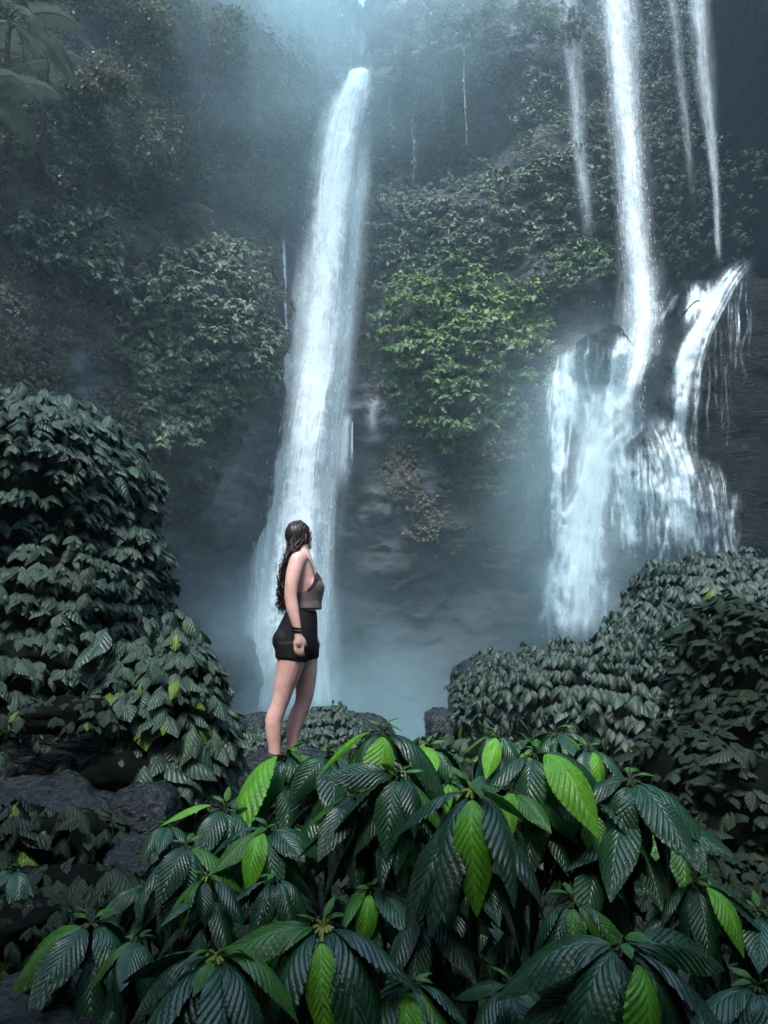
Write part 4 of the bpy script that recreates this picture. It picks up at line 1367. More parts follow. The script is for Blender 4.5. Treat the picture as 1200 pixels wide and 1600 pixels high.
for lay in range(2):
    Yd = DEP - .30 - .22 * lay - .25 * smooth2(np.clip(DNS, 0, 1), 3)
    dx, dy = (UU - 600) / FPX, (800 - VV) / FPX
    den = CP - SP * dy
    Pq = np.stack([dx / den * Yd, Yd, CZ + (SP + CP * dy) / den * Yd], -1).reshape(-1, 3) - np.array(cs.location)
    idx = np.unique(Fq[keepf]); mp_ = np.full(ny_ * nx_, -1); mp_[idx] = np.arange(len(idx))
    uvq = np.stack([(UU - 828) / 60 + lay * 3.3, (VV - 384) / 240 + lay * 7.7], -1).reshape(-1, 2)
    link('water_strands', mesh_np('water_strands', Pq[idx], mp_[Fq[keepf]], WM_casc, uv=uvq[idx], attrs={'dens': .85 * np.clip(DNS, 0, 1).ravel()[idx] * (1 - .25 * lay)}), cs)
for E in ([(925, 965, 680), (905, 942, 775), (870, 940, 870), (860, 945, 1000)], [(1020, 1072, 690), (1040, 1104, 760), (1045, 1108, 860)], [(865, 905, 540), (855, 890, 680)], [(940, 1000, 664), (960, 1012, 820)]):
    spray(E, YI((380, 31.5), (1015, 30.6)), cs, 420, int(E[0][0]), lpx=(.8, 2.6), out=.4, wpx=.4)
sheet('veil', [(880, 1000, 590), (850, 1010, 700), (835, 1000, 850), (830, 980, 1020)], YI((590, 31.0), (1020, 30.4)), cs, WM_veil, layers=3, nx=24, bow=.4, depth=.8, seed=40, dens=.5, core=1.0, fade=(.25, .15))
sheet('veil', [(1010, 1090, 670), (1020, 1110, 760), (1030, 1110, 870)], YI((670, 30.5), (870, 29.5)), cs, WM_veil, layers=3, nx=18, bow=.3, depth=.5, seed=41, dens=.6, core=1.0, fade=(.25, .3))

# ------------------------------------------------------------ the woman
def loft(rings, sides=20):
    """rings: (centre xyz, rx along X, ry along Y) -> closed tube"""
    th = np.arange(sides) / sides * 2 * np.pi
    V = []
    for (c, rx, ry) in rings:
        V.append(np.stack([c[0] + rx * np.cos(th), c[1] + ry * np.sin(th), np.full(sides, c[2])], -1))
    n = len(rings)
    V = np.concatenate(V + [np.array([rings[0][0]]), np.array([rings[-1][0]])])
    i, j = np.meshgrid(np.arange(n - 1), np.arange(sides), indexing='ij')
    j2 = (j + 1) % sides
    Q = np.stack([i * sides + j, i * sides + j2, (i + 1) * sides + j2, (i + 1) * sides + j], -1).reshape(-1, 4)
    jj_ = np.arange(sides)
    T = np.concatenate([np.stack([np.full(sides, n * sides), (jj_ + 1) % sides, jj_], -1),
                        np.stack([np.full(sides, n * sides + 1), (n - 1) * sides + jj_, (n - 1) * sides + (jj_ + 1) % sides], -1)])
    return V, Q, T


def limb(pts, sides=16):
    """round limb along arbitrary joints (xyz, r), rounded by spline, closed ends"""
    q = np.array([(*p, r) for p, r in pts], float)
    s = spline(q, max(12, len(pts) * 6))
    # rounded caps
    V, F = tube(s[:, :3], s[:, 3], sides)
    n = len(s)
    V = np.concatenate([V, s[:1, :3], s[-1:, :3]])
    jj_ = np.arange(sides)
    T = np.concatenate([np.stack([np.full(sides, n * sides), (jj_ + 1) % sides, jj_], -1),
                        np.stack([np.full(sides, n * sides + 1), (n - 1) * sides + jj_, (n - 1) * sides + (jj_ + 1) % sides], -1)])
    return V, F, T


def ball(c, r):
    V, F = sphere_grid(20, 14)
    return V * np.asarray(r) + np.asarray(c), F


def remeshed(name, parts, voxel, mat, smooth_it=4):
    ac = Acc()
    for p in parts:
        V = p[0]
        ac.V.append(V)
        for F in p[1:]:
            (ac.Q if F.shape[1] == 4 else ac.T).append(F + ac.n)
        ac.n += len(V)
    me = ac.mesh(name + '_src', None)
    o = bpy.data.objects.new(name + '_src', me)
    col.objects.link(o)
    m = o.modifiers.new('r', 'REMESH'); m.mode = 'VOXEL'; m.voxel_size = voxel
    s = o.modifiers.new('s', 'SMOOTH'); s.iterations = smooth_it; s.factor = .5
    dg = bpy.context.evaluated_depsgraph_get()
    dg.update()
    out = bpy.data.meshes.new_from_object(o.evaluated_get(dg))
    out.name = name
    bpy.data.objects.remove(o)
    out.polygons.foreach_set('use_smooth', np.ones(len(out.polygons), bool))
    out.materials.clear()
    out.materials.append(mat)
    return out


M_skin = plain_material('skin', (.74, .47, .39), .45, .4, noise=(.62, .34, .27), nscale=14, sss=.15)
M_hair = plain_material('wet_dark_hair', (.034, .022, .018), .42, .4, noise=(.012, .009, .008), nscale=60)
M_top = plain_material('grey_brown_satin', (.23, .175, .155), .5, .4, noise=(.18, .135, .12), bump=.12, nscale=24)
M_lace = plain_material('dark_lace', (.07, .05, .05), .7, .2, noise=(.02, .016, .016), bump=.6, nscale=160)
M_short = plain_material('black_jersey', (.008, .008, .009), .75, .25, noise=(.006, .006, .007), nscale=40)
M_band = plain_material('black_band', (.012, .012, .012), .5, .4)
M_sandal = plain_material('pale_sandal', (.45, .36, .33), .6, .3)

WY = 5.2
K = px(WY) * 1.0


def wp(u, v, dy=0.0):
    p = P(u, v, WY)
    return np.array((p[0] - WX, dy, p[2] - WZ))


w0 = P(444, 1188, WY)
WX, WZ = w0[0], w0[2]
lady = empty('person', (WX, WY, WZ))
tag(lady, 'woman with long dark wavy hair in grey camisole and black shorts, facing the falls', 'person')

TOR = [(856, 466, 481, .052), (864, 464, 484, .066), (870, 461, 487, .115), (877, 457, 489, .160), (888, 455, 492, .162), (901, 453, 497, .150), (914, 452, 501, .145), (926, 452, 499, .136), (940, 451, 495, .124), (955, 449, 493, .122), (970, 442, 494, .146), (986, 434, 494, .166), (1002, 430, 494, .172), (1014, 431, 493, .165), (1024, 436, 490, .13)]


def tor_rings(v0, v1, grow=0.0, n=24):
    T_ = np.array(TOR, float)
    out = []
    for v in np.linspace(v0, v1, n):
        ub, uf, hw = (np.interp(v, T_[:, 0], T_[:, k]) for k in (1, 2, 3))
        c = wp((ub + uf) / 2, v)
        out.append((c, (uf - ub) / 2 * K + grow, hw + grow))
    return out


NEAR = [((457, 1005), .104), ((458, 1030), .099), ((453, 1052), .084), ((446, 1074), .069), ((443, 1088), .062), ((439, 1101), .056), ((431, 1122), .060), ((430.5, 1142), .053), ((432, 1165), .040), ((433, 1179), .037), ((433, 1186), .036)]
FAR = [((472, 1005), .102), ((473, 1030), .097), ((475, 1052), .083), ((475, 1074), .069), ((474, 1088), .062), ((471, 1101), .056), ((462, 1122), .061), ((456.5, 1142), .053), ((454, 1165), .040), ((453, 1179), .037), ((453, 1186), .036)]


def leg(lst, y0, y1, grow=0.0, stop=None):
    pts = []
    for i, ((u, v), r) in enumerate(lst):
        if stop and v > stop: break
        f = (v - 1005) / 180
        pts.append((wp(u, v, y0 * (1 - f) + y1 * f), r + grow))
    return pts


parts = [loft(tor_rings(852, 1024))]
parts.append(limb(leg(NEAR, -.085, -.10)))
parts.append(limb(leg(FAR, .085, .09)))
for u, y in ((433, -.10), (453, .09)):
    a = wp(u, 1184, y)
    parts.append(limb([(a + (-.035, 0, -.005), .030), (a + (.02, 0, -.012), .038), (a + (.10, -.008, -.022), .036), (a + (.165, -.012, -.03), .026), (a + (.195, -.012, -.032), .016)]))
# bust
parts.append(ball(wp(488, 914, -.068), (.062, .058, .058)))
parts.append(ball(wp(488, 914, .068), (.062, .058, .058)))
# buttocks
parts.append(ball(wp(447, 1003, -.085), (.079, .083, .084)))
parts.append(ball(wp(447, 1003, .085), (.079, .083, .084)))
# arms
sh = wp(469, 879, -.165)
el = wp(460, 935, -.215)
wr = wp(471, 987, -.225)
parts.append(limb([(wp(474, 874, -.10), .05), (sh, .056), (wp(464, 900, -.195), .053), (wp(461, 920, -.21), .046), (el, .043), (wp(463, 953, -.222), .043), (wp(467, 970, -.225), .035), (wr, .027), (wp(472, 994, -.225), .027)]))
parts.append(limb([(wp(474, 874, .10), .05), (wp(472, 879, .165), .056), (wp(474, 900, .195), .052), (wp(477, 935, .21), .042), (wp(481, 965, .21), .036), (wp(486, 990, .19), .027), (wp(487, 996, .18), .027)]))


def hand(w_, dirn, side, back):
    """palm and five curled fingers; dirn = along the hand, side = towards the thumb, back = out of the back of the hand"""
    d, s, b = (unit(np.array(x, float)) for x in (dirn, side, back))
    out = [limb([(w_, .025), (w_ + d * .03, .028), (w_ + d * .06 - b * .002, .029), (w_ + d * .082 - b * .004, .022)])]
    for k, (o, ln) in enumerate(((.027, .070), (.009, .078), (-.009, .073), (-.026, .058))):
        p0 = w_ + d * .074 + s * o
        p1 = p0 + d * ln * .45 + b * .002
        p2 = p1 + d * ln * .34 - b * ln * .10
        p3 = p2 + d * ln * .22 - b * ln * .14
        out.append(limb([(p0 - d * .03, .0105), (p0, .0105), (p1, .0095), (p2, .0085), (p3, .007)], 10))
    t0 = w_ + d * .025 + s * .022
    t1 = t0 + d * .03 + s * .016 - b * .008
    t2 = t1 + d * .03 + s * .002 - b * .012
    out.append(limb([(t0 - s * .014, .014), (t0, .014), (t1, .0115), (t2, .009)], 10))
    return out


parts += hand(wp(472, 991, -.225), (.06, .03, -1), (1, .1, .1), (-.25, -1, 0))
parts += hand(wp(487, 994, .18), (.02, -.03, -1), (1, 0, .1), (0, 1, 0))
# neck and head, turned away towards the falls
hc = wp(467, 838, .01)
fd = unit(np.array((.73, .67, .14)))            # where the face points
sdv = unit(np.cross(fd, (0, 0, 1.0)))
upv = np.cross(sdv, fd)
parts.append(limb([(wp(473, 872, 0), .058), (wp(472, 860, .002), .050), (wp(469, 846, .006), .05)]))


def hd(f, s, u_): return hc + fd * f + sdv * s + upv * u_


V, F = sphere_grid(28, 20)
V = V * (1, 1, 1)
Vh = np.stack([V[:, 0] * .092, V[:, 1] * .073, V[:, 2] * .098], -1)
jaw = smooth(-Vh[:, 2], .0, .1)
Vh[:, 1] *= 1 - .28 * jaw
Vh[:, 0] = Vh[:, 0] * (1 - .12 * jaw) + .018 * jaw
Hm = np.stack([fd, sdv, upv], -1)
parts.append((Vh @ Hm.T + hc, F))
parts.append(limb([(hd(.055, 0, -.055), .035), (hd(.075, 0, -.085), .026), (hd(.078, 0, -.098), .018)]))   # chin
parts.append(limb([(hd(.084, 0, .02), .010), (hd(.098, 0, -.008), .012), (hd(.106, 0, -.024), .013), (hd(.094, 0, -.034), .011)], 10))   # nose
for s_ in (-1, 1):
    parts.append(ball(hd(-.005, s_ * .074, -.012), (.012, .012, .028)))      # ears
    parts.append(ball(hd(.072, s_ * .03, .026), (.022, .022, .010)))         # brows
parts.append(limb([(hd(.084, -.022, -.054), .008), (hd(.094, 0, -.053), .010), (hd(.084, .022, -.054), .008)], 8))   # lips
body = link('body', remeshed('body', parts, .0062, M_skin, 5), lady)
for s_ in (-1, 1):
    V, F = ball(hd(.080, s_ * .031, .010), (.011, .011, .010))
    link('eye', mesh_np('eye', V, F, plain_material('eye', (.7, .7, .7), .2, .5)), body)

# shorts
sp_ = [loft(tor_rings(955, 1024, .009)), limb(leg(NEAR, -.085, -.10, .010, 1030) + [(wp(457.5, 1032, -.088), .1025)]), limb(leg(FAR, .085, .09, .010, 1030) + [(wp(473.5, 1033, .086), .1005)]),
       ball(wp(447.5, 1001, -.085), (.087, .088, .092)), ball(wp(447.5, 1001, .085), (.087, .088, .092))]
link('shorts', remeshed('shorts', sp_, .0075, M_short, 4), lady)

# camisole
sides, rows = 56, 22
th = np.arange(sides) / sides * 2 * np.pi
vt = np.interp(np.abs((th + np.pi) % (2 * np.pi) - np.pi), (0, .35, .75, 1.25, 1.6, 3.2), (903, 895, 902, 921, 926, 928))
Vc = np.zeros((rows, sides, 3))
TA = np.array(TOR, float)
for r_ in range(rows):
    f = r_ / (rows - 1)
    v = 952 * (1 - f) + vt * f
    ub, uf, hw = (np.interp(v, TA[:, 0], TA[:, k]) for k in (1, 2, 3))
    bust = 2.5 * np.exp(-((v - 915) / 12) ** 2)
    hang = np.interp(v, (912, 925, 952), (0, 3.0, 6.0))
    uf = uf + hang + bust
    cx = (ub + uf) / 2
    rx = (uf - ub) / 2 * K + .008
    pw = np.stack([wp(a, b) for a, b in zip(cx, v)])
    ry = hw + .010
    fold = 1 + .018 * np.sin(th * 9 + 2 * f) * (1 - f)
    Vc[r_, :, 0] = pw[:, 0] + rx * np.cos(th) * fold
    Vc[r_, :, 1] = ry * np.sin(th) * fold
    Vc[r_, :, 2] = pw[:, 2]
i, j = np.meshgrid(np.arange(rows - 1), np.arange(sides), indexing='ij')
j2 = (j + 1) % sides
Fc = np.stack([i * sides + j, i * sides + j2, (i + 1) * sides + j2, (i + 1) * sides + j], -1).reshape(-1, 4)
cm = mesh_np('camisole', Vc.reshape(-1, 3), Fc, M_top)
cami = link('camisole', cm, lady)
md = cami.modifiers.new('thick', 'SOLIDIFY'); md.thickness = .004; md.offset = 1
# lace band along the cup edge
vt2 = Vc[-1]
vb_ = Vc[-5]
lace = np.concatenate([vt2 + (vt2 - vb_) * .06, vb_])
cen = np.array((lace[:, 0].mean(), 0, 0))
out_ = unit((lace - cen) * (1, 1, 0)) * .0055
sel = [k for k in range(sides) if abs((th[k] + np.pi) % (2 * np.pi) - np.pi) < 1.35]
Fl = np.array([(k, (k + 1) % sides, sides + (k + 1) % sides, sides + k) for k in sel])
link('lace_trim', mesh_np('lace_trim', lace + out_, Fl, M_lace), cami)
for sg in (-1, 1):
    pth = spline([wp(492, 900, sg * .100), wp(489, 886, sg * .118), wp(482, 873, sg * .120), wp(470, 869, sg * .115), wp(459, 884, sg * .10), wp(455, 905, sg * .07), wp(453, 927, sg * .06)], 26)
    # keep the strap on the skin
    V, F = tube(pth + unit(np.stack([pth[:, 0] - wp(472, 0)[0], 0 * pth[:, 0], 0 * pth[:, 0]], -1)) * .006, .0055, 6)
    link('strap', mesh_np('strap', V, F, M_top), cami)
# bands on the wrist
for dv, rr in ((0, .031), (4.5, .0315)):
    c = wp(469.5 + dv * .2, 982 + dv, -.2255)
    t_ = np.linspace(0, 2 * np.pi, 22)
    ring = np.stack([c[0] + rr * np.cos(t_), c[1] + rr * np.sin(t_), c[2] - .006 * np.cos(t_)], -1)
    V, F = tube(ring, .0055, 6)
    link('bracelet', mesh_np('bracelet', V, F, M_band), lady)
# sandals
for u, y in ((433, -.10), (453, .09)):
    a = wp(u, 1184, y)
    V, F = sphere_grid(28, 8)
    V = superell(V, 3.0) * (.135, .048, .012) + a + (.075, -.005, -.062)
    s_o = link('sandal', mesh_np('sandal', V, F, M_sandal), lady)
    t_ = np.linspace(0, np.pi, 14)
    V, F = tube(np.stack([0 * t_ + a[0] + .115, a[1] - .01 + .047 * np.cos(t_), a[2] - .055 + .045 * np.sin(t_)], -1), .008, 6)
    link('sandal_strap', mesh_np('sandal_strap', V, F, M_sandal), s_o)
# hair
V, F = sphere_grid(40, 28)
Vh = np.stack([V[:, 0] * .100, V[:, 1] * .083, V[:, 2] * .106], -1)
open_ = smooth(V[:, 0], .35, .75) * smooth(.55 - V[:, 2], 0, .5)
Vh = Vh * (1 - .22 * open_)[:, None]
Vh = Vh * (1 + .03 * np.sin(np.arctan2(V[:, 1], V[:, 0]) * 26 + V[:, 2] * 4))[:, None]
ac = Acc()
ac.add(Vh @ Hm.T + hc + (-.006, 0, .006), F)
hr = np.random.default_rng(5)
for k in range(300):
    # starts on the crown and the back of the head
    az = hr.uniform(-2.2, 2.2)
    elv = hr.uniform(-.5, 1.2)
    dv = -fd * math.cos(az) * math.cos(elv) + sdv * math.sin(az) * math.cos(elv) + upv * math.sin(elv)
    s0 = hc + dv * np.array((.088, .086, .100))
    crown = hc + upv * .098 - fd * .01 + sdv * hr.normal(0, .012)
    end_v = hr.uniform(925, 962) if hr.random() < .8 else hr.uniform(890, 930)
    yy = s0[1] * 1.0 + hr.normal(0, .03)
    yy = np.clip(yy, -.125, .11)
    us = np.array((hr.uniform(449, 466), hr.uniform(441, 457), hr.uniform(437, 452), hr.uniform(435, 449)))
    path = [crown, (crown + s0) / 2 + dv * .03, s0, wp(us[0], 864, yy * .9), wp(us[1], 892, yy), wp(us[2], 924, yy * .9 + hr.normal(0, .01)), wp(us[3], end_v, yy * .85 + hr.normal(0, .015))]
    if k >= 240: path[3:] = [p_ + hr.normal(0, .016, 3) for p_ in path[3:]]
    q = spline(path, 46)
    t_ = np.linspace(0, 1, 46)
    amp = .014 * smooth(t_, .25, .6) * hr.uniform(.6, 1.5)
    f1, p1, p2 = hr.uniform(5, 8), hr.uniform(0, 6.3), hr.uniform(0, 6.3)
    q[:, 0] += amp * np.sin(t_ * 6.283 * f1 + p1)
    q[:, 1] += amp * np.cos(t_ * 6.283 * f1 + p2)
    rad = (hr.uniform(.004, .0075) if k < 240 else .0018) * np.interp(t_, (0, .15, .5, .9, 1), (.6, 1, 1, .6, .15))
    V, F = tube(q, rad, 5)
    ac.add(V, F)
link('hair', ac.mesh('hair', M_hair), lady)

# ------------------------------------------------------------ foreground plants
FGD = leaf_material('front_leaf', (.007, .042, .018), (.016, .075, .028), .30, .12, veins=11, vein_bump=.35, source='obj', spec=.6)
FGB = leaf_material('young_front_leaf', (.10, .38, .025), (.19, .52, .045), .36, .40, tcol=(.22, .70, .03), veins=11, vein_bump=.3, source='obj')
FGM = leaf_material('half_young_front_leaf', (.03, .13, .015), (.06, .20, .02), .32, .25, veins=11, vein_bump=.3, source='obj')
FGV = []
for d in (.85, 1.15, 1.4):
    tp = leaf_grid(72, 16, .375, d, .026, 11, fold=.26, serr=.07, peak=.45, hang=2.2)
    FGV.append([mesh_np('leaf', tp[0], tp[1], m_, uv=tp[2]) for m_ in (FGD, FGB, FGM)])


def plant(label, u, v, Y, Lpx, leaves, stem_h=.5, seed=0, lean=(0, 0), group='broad-leaved plants in the foreground', bud=True):
    """leaves: (azimuth in degrees, 0 right / 90 away / 180 left / 270 towards the camera, length factor, tone 0 dark 1 young 2 half, start tilt)"""
    c = P(u, v, Y)
    gz = float(ground_z(np.array([c[0]]), np.array([c[1]]))[0])
    h = max(.15, min(stem_h, c[2] - gz)) if stem_h else c[2] - gz
    base = c + np.array((lean[0], .10 + lean[1], -h))
    root = empty('broad_leaved_plant', base)
    tag(root, label, 'plant', group)
    r = np.random.default_rng(seed + 500)
    L0 = Lpx * px(Y)
    leaves = list(leaves) + [(r.uniform(0, 360), r.uniform(.2, .32), 2, r.uniform(50, 80), int(r.integers(0, 3))) for _ in range(3)]
    # older pairs lower on the stem
    a0 = r.uniform(0, 90)
    for t_ in range(2):
        for q_ in range(5):
            leaves = list(leaves) + [(a0 + 36 * t_ + 72 * q_ + r.uniform(-15, 15), r.uniform(.7, 1.0), 0, r.uniform(-15, 20), int(r.integers(0, 3)), .30 + .30 * t_ + r.uniform(-.05, .05))]
    V, F = tube(spline([base, base * .5 + c * .5 + (r.normal(0, .02), .03, 0), c], 12) - base, np.linspace(.011, .006, 12) * (L0 / .17), 8)
    link('stem', mesh_np('stem', V, F, M_stemy if seed == 10 else M_stem), root)
    for k, lf in enumerate(leaves):
        az, ls, tone = lf[:3]
        tilt = (lf[3] if len(lf) > 3 else r.uniform(-5, 22)) - 12 + r.normal(0, 8)
        az = R(az + r.uniform(-6, 6))
        el = R(tilt)
        d = np.array([[math.cos(az) * math.cos(el), math.sin(az) * math.cos(el), math.sin(el)]])
        B = basis(d, np.array([[0, 0, 1.0]]) + r.normal(0, .22, (1, 3)))[0]
        drop = np.array((0, 0, -L0 * (lf[5] if len(lf) > 5 else 0)))
        pet = c + drop + d[0] * L0 * .10
        ln = L0 * ls * r.uniform(.9, 1.12)
        if tone == 1: pet = pet + d[0] * L0 * .06 + np.array((0, -.10, .05)) * L0
        o = bpy.data.objects.new('leaf', FGV[(k + seed) % 3 if len(lf) < 5 else lf[4]][tone])
        Mx = np.eye(4)
        Mx[:3, :3] = B * np.array((ln * r.uniform(.9, 1.12), ln, ln))[None]
        Mx[:3, 3] = pet - base
        o.parent = root
        o.matrix_basis = Matrix(Mx.tolist())
        if tone == 1: o['label'] = 'bright yellow-green young leaf'
        col.objects.link(o)
        V, F = tube(np.array([c + drop - base, (c + drop + pet) / 2 - base + (0, 0, .004), pet - base]), .003 * (L0 / .17), 6)
        link('leaf_stalk', mesh_np('leaf_stalk', V, F, M_stemy if seed in (10, 11, 12, 5) else M_stem), root)
    return root


D0 = 0
plant('plant at the feet of the woman with one long bright leaf drooping to the left', 448, 1182, 2.3, 120, [(232, 1.35, 1, 12, 1), (300, .85, 0), (340, .8, 2), (170, .8, 0), (30, .7, 0), (120, .7, 0), (255, .8, 0, -20)], seed=1)
plant('plant topped by one bright upright leaf facing the camera, right of the woman', 598, 1146, 1.9, 115, [(275, .95, 1, -5, 1), (205, 1.15, 0), (335, 1.15, 0), (250, 1.1, 0, -15), (180, .9, 1, 10), (10, 1.0, 0), (300, 1.1, 0, -20), (60, .8, 2), (130, .8, 0), (228, 1.1, 0)], seed=2)
plant('small plant with a bright leaf left and a dark one right, behind the tallest row', 775, 1150, 2.5, 78, [(255, .85, 1, 0), (305, .9, 0), (10, .8, 0), (170, .7, 2), (90, .7, 0), (220, .8, 0)], seed=3)
plant('plant at the back of the front group with dark leaves fanning right', 868, 1148, 2.4, 82, [(200, .9, 0), (330, 1.0, 2), (290, .9, 0), (0, 1.0, 0), (250, .7, 0), (100, .7, 2), (150, .8, 0)], seed=4)
plant('plant with the longest bright leaf, hanging straight down between two dark ones', 738, 1238, 1.45, 160, [(262, 1.0, 1, -15, 1), (222, 1.15, 0, -5), (308, .95, 0, -10), (350, .8, 0), (175, .9, 0), (60, .6, 0), (120, .6, 0), (30, .55, 2)], seed=5)
plant('plant with the widest bright leaf, right of centre', 838, 1180, 1.75, 128, [(295, 1.1, 1, 5, 1), (245, 1.0, 0, -5), (340, 1.1, 0), (205, .9, 0), (10, .9, 0), (150, .7, 0), (70, .7, 0), (270, .9, 0, -25)], seed=6)
plant('dark plant with a broad arch of leaves at the right of the front group', 985, 1222, 1.7, 145, [(230, .75, 0), (262, .9, 0, -5), (290, 1.05, 0, 5), (325, 1.15, 0, 12), (355, 1.1, 0, 15), (190, .7, 0), (90, .6, 0), (140, .6, 0)], seed=7)
plant('small plant with a narrow bright leaf above the dark arch of leaves', 918, 1172, 2.1, 78, [(290, .9, 1, -10), (240, .8, 0), (335, 1.0, 0), (190, .8, 0), (20, .8, 0), (100, .7, 0)], seed=8)
plant('plant with ridged dark leaves left of the bright leaf at the feet of the woman', 352, 1266, 2.1, 112, [(230, 1.0, 0, 5), (262, 1.0, 0), (300, .95, 0, -10), (195, .75, 1, 25), (330, .9, 0), (20, .7, 0), (90, .6, 0), (150, .7, 0)], seed=9)
plant('sparse plant with a yellowish bent stem at the lower left', 325, 1372, 1.7, 95, [(330, .9, 0), (215, .9, 2, 5), (190, .7, 2), (265, .6, 0), (60, .6, 0)], seed=10)
plant('big dark rosette at the bottom, left of centre', 338, 1498, 1.2, 165, [(185, 1.1, 0, 25), (215, 1.15, 0, 12), (240, 1.05, 0), (268, 1.0, 0, -5), (295, 1.05, 0, 5), (325, 1.05, 0, 15), (355, .9, 2, 20), (150, .8, 0), (60, .7, 0), (110, .7, 0), (255, .35, 2, 20)], seed=11)
plant('big dark rosette with a bright heart at the bottom, in the centre', 505, 1452, 1.3, 155, [(195, 1.0, 2, 20), (225, 1.1, 0, 10), (250, 1.05, 0, 0), (275, .75, 1, -10), (298, 1.05, 0, 0), (325, 1.1, 0, 12), (350, .95, 0, 20), (155, .8, 2, 20), (60, .7, 0), (110, .7, 0)], seed=12)
plant('plant with shiny arching leaves at the lower left edge', 142, 1446, 1.7, 130, [(200, 1.1, 2, 10), (230, 1.1, 0, 5), (262, .95, 0), (320, .8, 0, 15), (340, .75, 0), (170, .8, 2), (60, .6, 0)], seed=13)
plant('small plant with one bright leaf above the central bottom rosette', 580, 1392, 1.7, 78, [(268, 1.05, 1, 5), (310, 1.2, 0), (225, 1.0, 2), (180, .8, 0), (10, .8, 0), (90, .7, 0)], seed=14)
plant('dim plant right of the central bottom rosette', 665, 1440, 1.45, 112, [(250, 1.0, 0, -5), (300, 1.05, 0), (220, .9, 0), (335, .9, 0), (180, .8, 0), (30, .7, 0), (275, .9, 0, -30)], seed=15)
plant('largest rosette at the bottom right with one bright leaf pointing down', 975, 1482, 1.15, 185, [(183, 1.05, 0, 20), (210, 1.1, 0, 12), (236, 1.05, 0, 0), (275, .85, 1, -12), (305, 1.05, 0, 0), (330, 1.1, 0, 12), (356, 1.05, 0, 20), (150, .8, 2, 10), (70, .6, 0), (110, .7, 2)], seed=16)
plant('plant with one bright leaf at the right edge of the lower group', 1085, 1384, 1.6, 108, [(290, .95, 1, 5), (340, 1.1, 0, 15), (5, 1.1, 0, 20), (230, .8, 0), (260, .9, 0), (190, .7, 0), (100, .6, 2)], seed=17)
plant('plant with green-striped leaves right of centre in the lower group', 895, 1412, 1.5, 115, [(225, 1.0, 0, 0), (255, .85, 2), (330, .95, 0, 15), (300, .9, 2), (185, .9, 0), (10, .8, 0), (70, .6, 0)], seed=18)
plant('dark plant cut by the bottom edge, right of centre', 800, 1545, 1.25, 120, [(200, 1.0, 0, 20), (235, 1.0, 0), (265, .9, 0), (320, .9, 2, 15), (350, .8, 0), (160, .8, 0), (90, .6, 0)], seed=19)
plant('dim plant at the right edge below the dark shrub', 1190, 1430, 1.6, 110, [(200, .9, 0), (240, 1.0, 0), (275, 1.0, 0), (320, .9, 0), (160, .8, 0), (90, .6, 0)], seed=20)
plant('tiny pale green sprout between two large drooping plants', 702, 1222, 2.0, 55, [(250, .9, 1, -10), (300, .9, 2), (200, .8, 0), (340, .9, 0), (90, .7, 0)], seed=21)
plant('small plant with a bright leaf tip in the dark gap below the upright bright leaf', 545, 1292, 1.9, 58, [(310, 1.0, 1, 0), (340, .7, 2), (250, .9, 0), (200, .8, 0), (90, .6, 0)], seed=22)
plant('small plant with narrow leaves between the boulders and the lower left plants', 222, 1388, 1.9, 62, [(205, 1.2, 2, 10), (250, 1.0, 0), (290, .9, 0), (330, .8, 2), (180, .8, 0), (60, .6, 0)], seed=23)
plant('low dim plant at the left edge below the boulders', 25, 1360, 2.4, 70, [(250, 1.0, 0), (300, 1.0, 0), (210, .8, 2), (340, .8, 0), (90, .6, 0)], seed=24)
plant('small dark plant beside the ridged boulder-side plant', 262, 1292, 2.2, 60, [(200, 1.0, 2), (240, 1.0, 0), (290, 1.0, 0), (340, .8, 0), (90, .6, 0)], seed=25)
plant('dark plant in the gap left of the central bottom rosette', 430, 1375, 1.7, 85, [(220, 1.0, 0), (260, 1.0, 0), (310, 1.0, 0), (350, .9, 0), (180, .9, 0), (90, .6, 0)], seed=26)
plant('dark plant cut by the bottom right corner', 1185, 1545, 1.3, 130, [(190, 1.0, 0), (225, 1.1, 0), (260, 1.0, 0), (300, 1.0, 0), (150, .8, 0), (90, .6, 0)], seed=27)
plant('dark small-leaved plant left of the big bottom rosette', 215, 1470, 1.5, 85, [(200, 1.0, 2), (240, 1.1, 0), (275, 1.0, 0), (320, 1.0, 0), (160, .8, 0), (90, .7, 0)], seed=28)
plant('dim plant deep in the shade below the longest bright leaf', 780, 1400, 2.0, 85, [(210, 1.0, 0), (250, 1.0, 0), (300, 1.0, 0), (340, 1.0, 0), (170, .8, 0)], seed=29)
plant('dim plant deep in the shade below the ridged dark leaves', 460, 1290, 2.2, 75, [(210, 1.0, 0), (250, 1.0, 0), (300, 1.0, 2), (340, 1.0, 0), (170, .8, 0)], seed=30)
plant('dim plant in the shade left of the longest bright leaf', 640, 1300, 2.1, 85, [(210, 1.0, 0), (250, 1.0, 2), (300, 1.0, 0), (340, 1.0, 0), (170, .8, 0)], seed=31)
plant('dark plant between the wide arch and the lower right rosette', 1060, 1330, 2.0, 90, [(210, 1.0, 0), (250, 1.0, 0), (300, 1.0, 0), (340, 1.0, 0), (20, .8, 0)], seed=32)

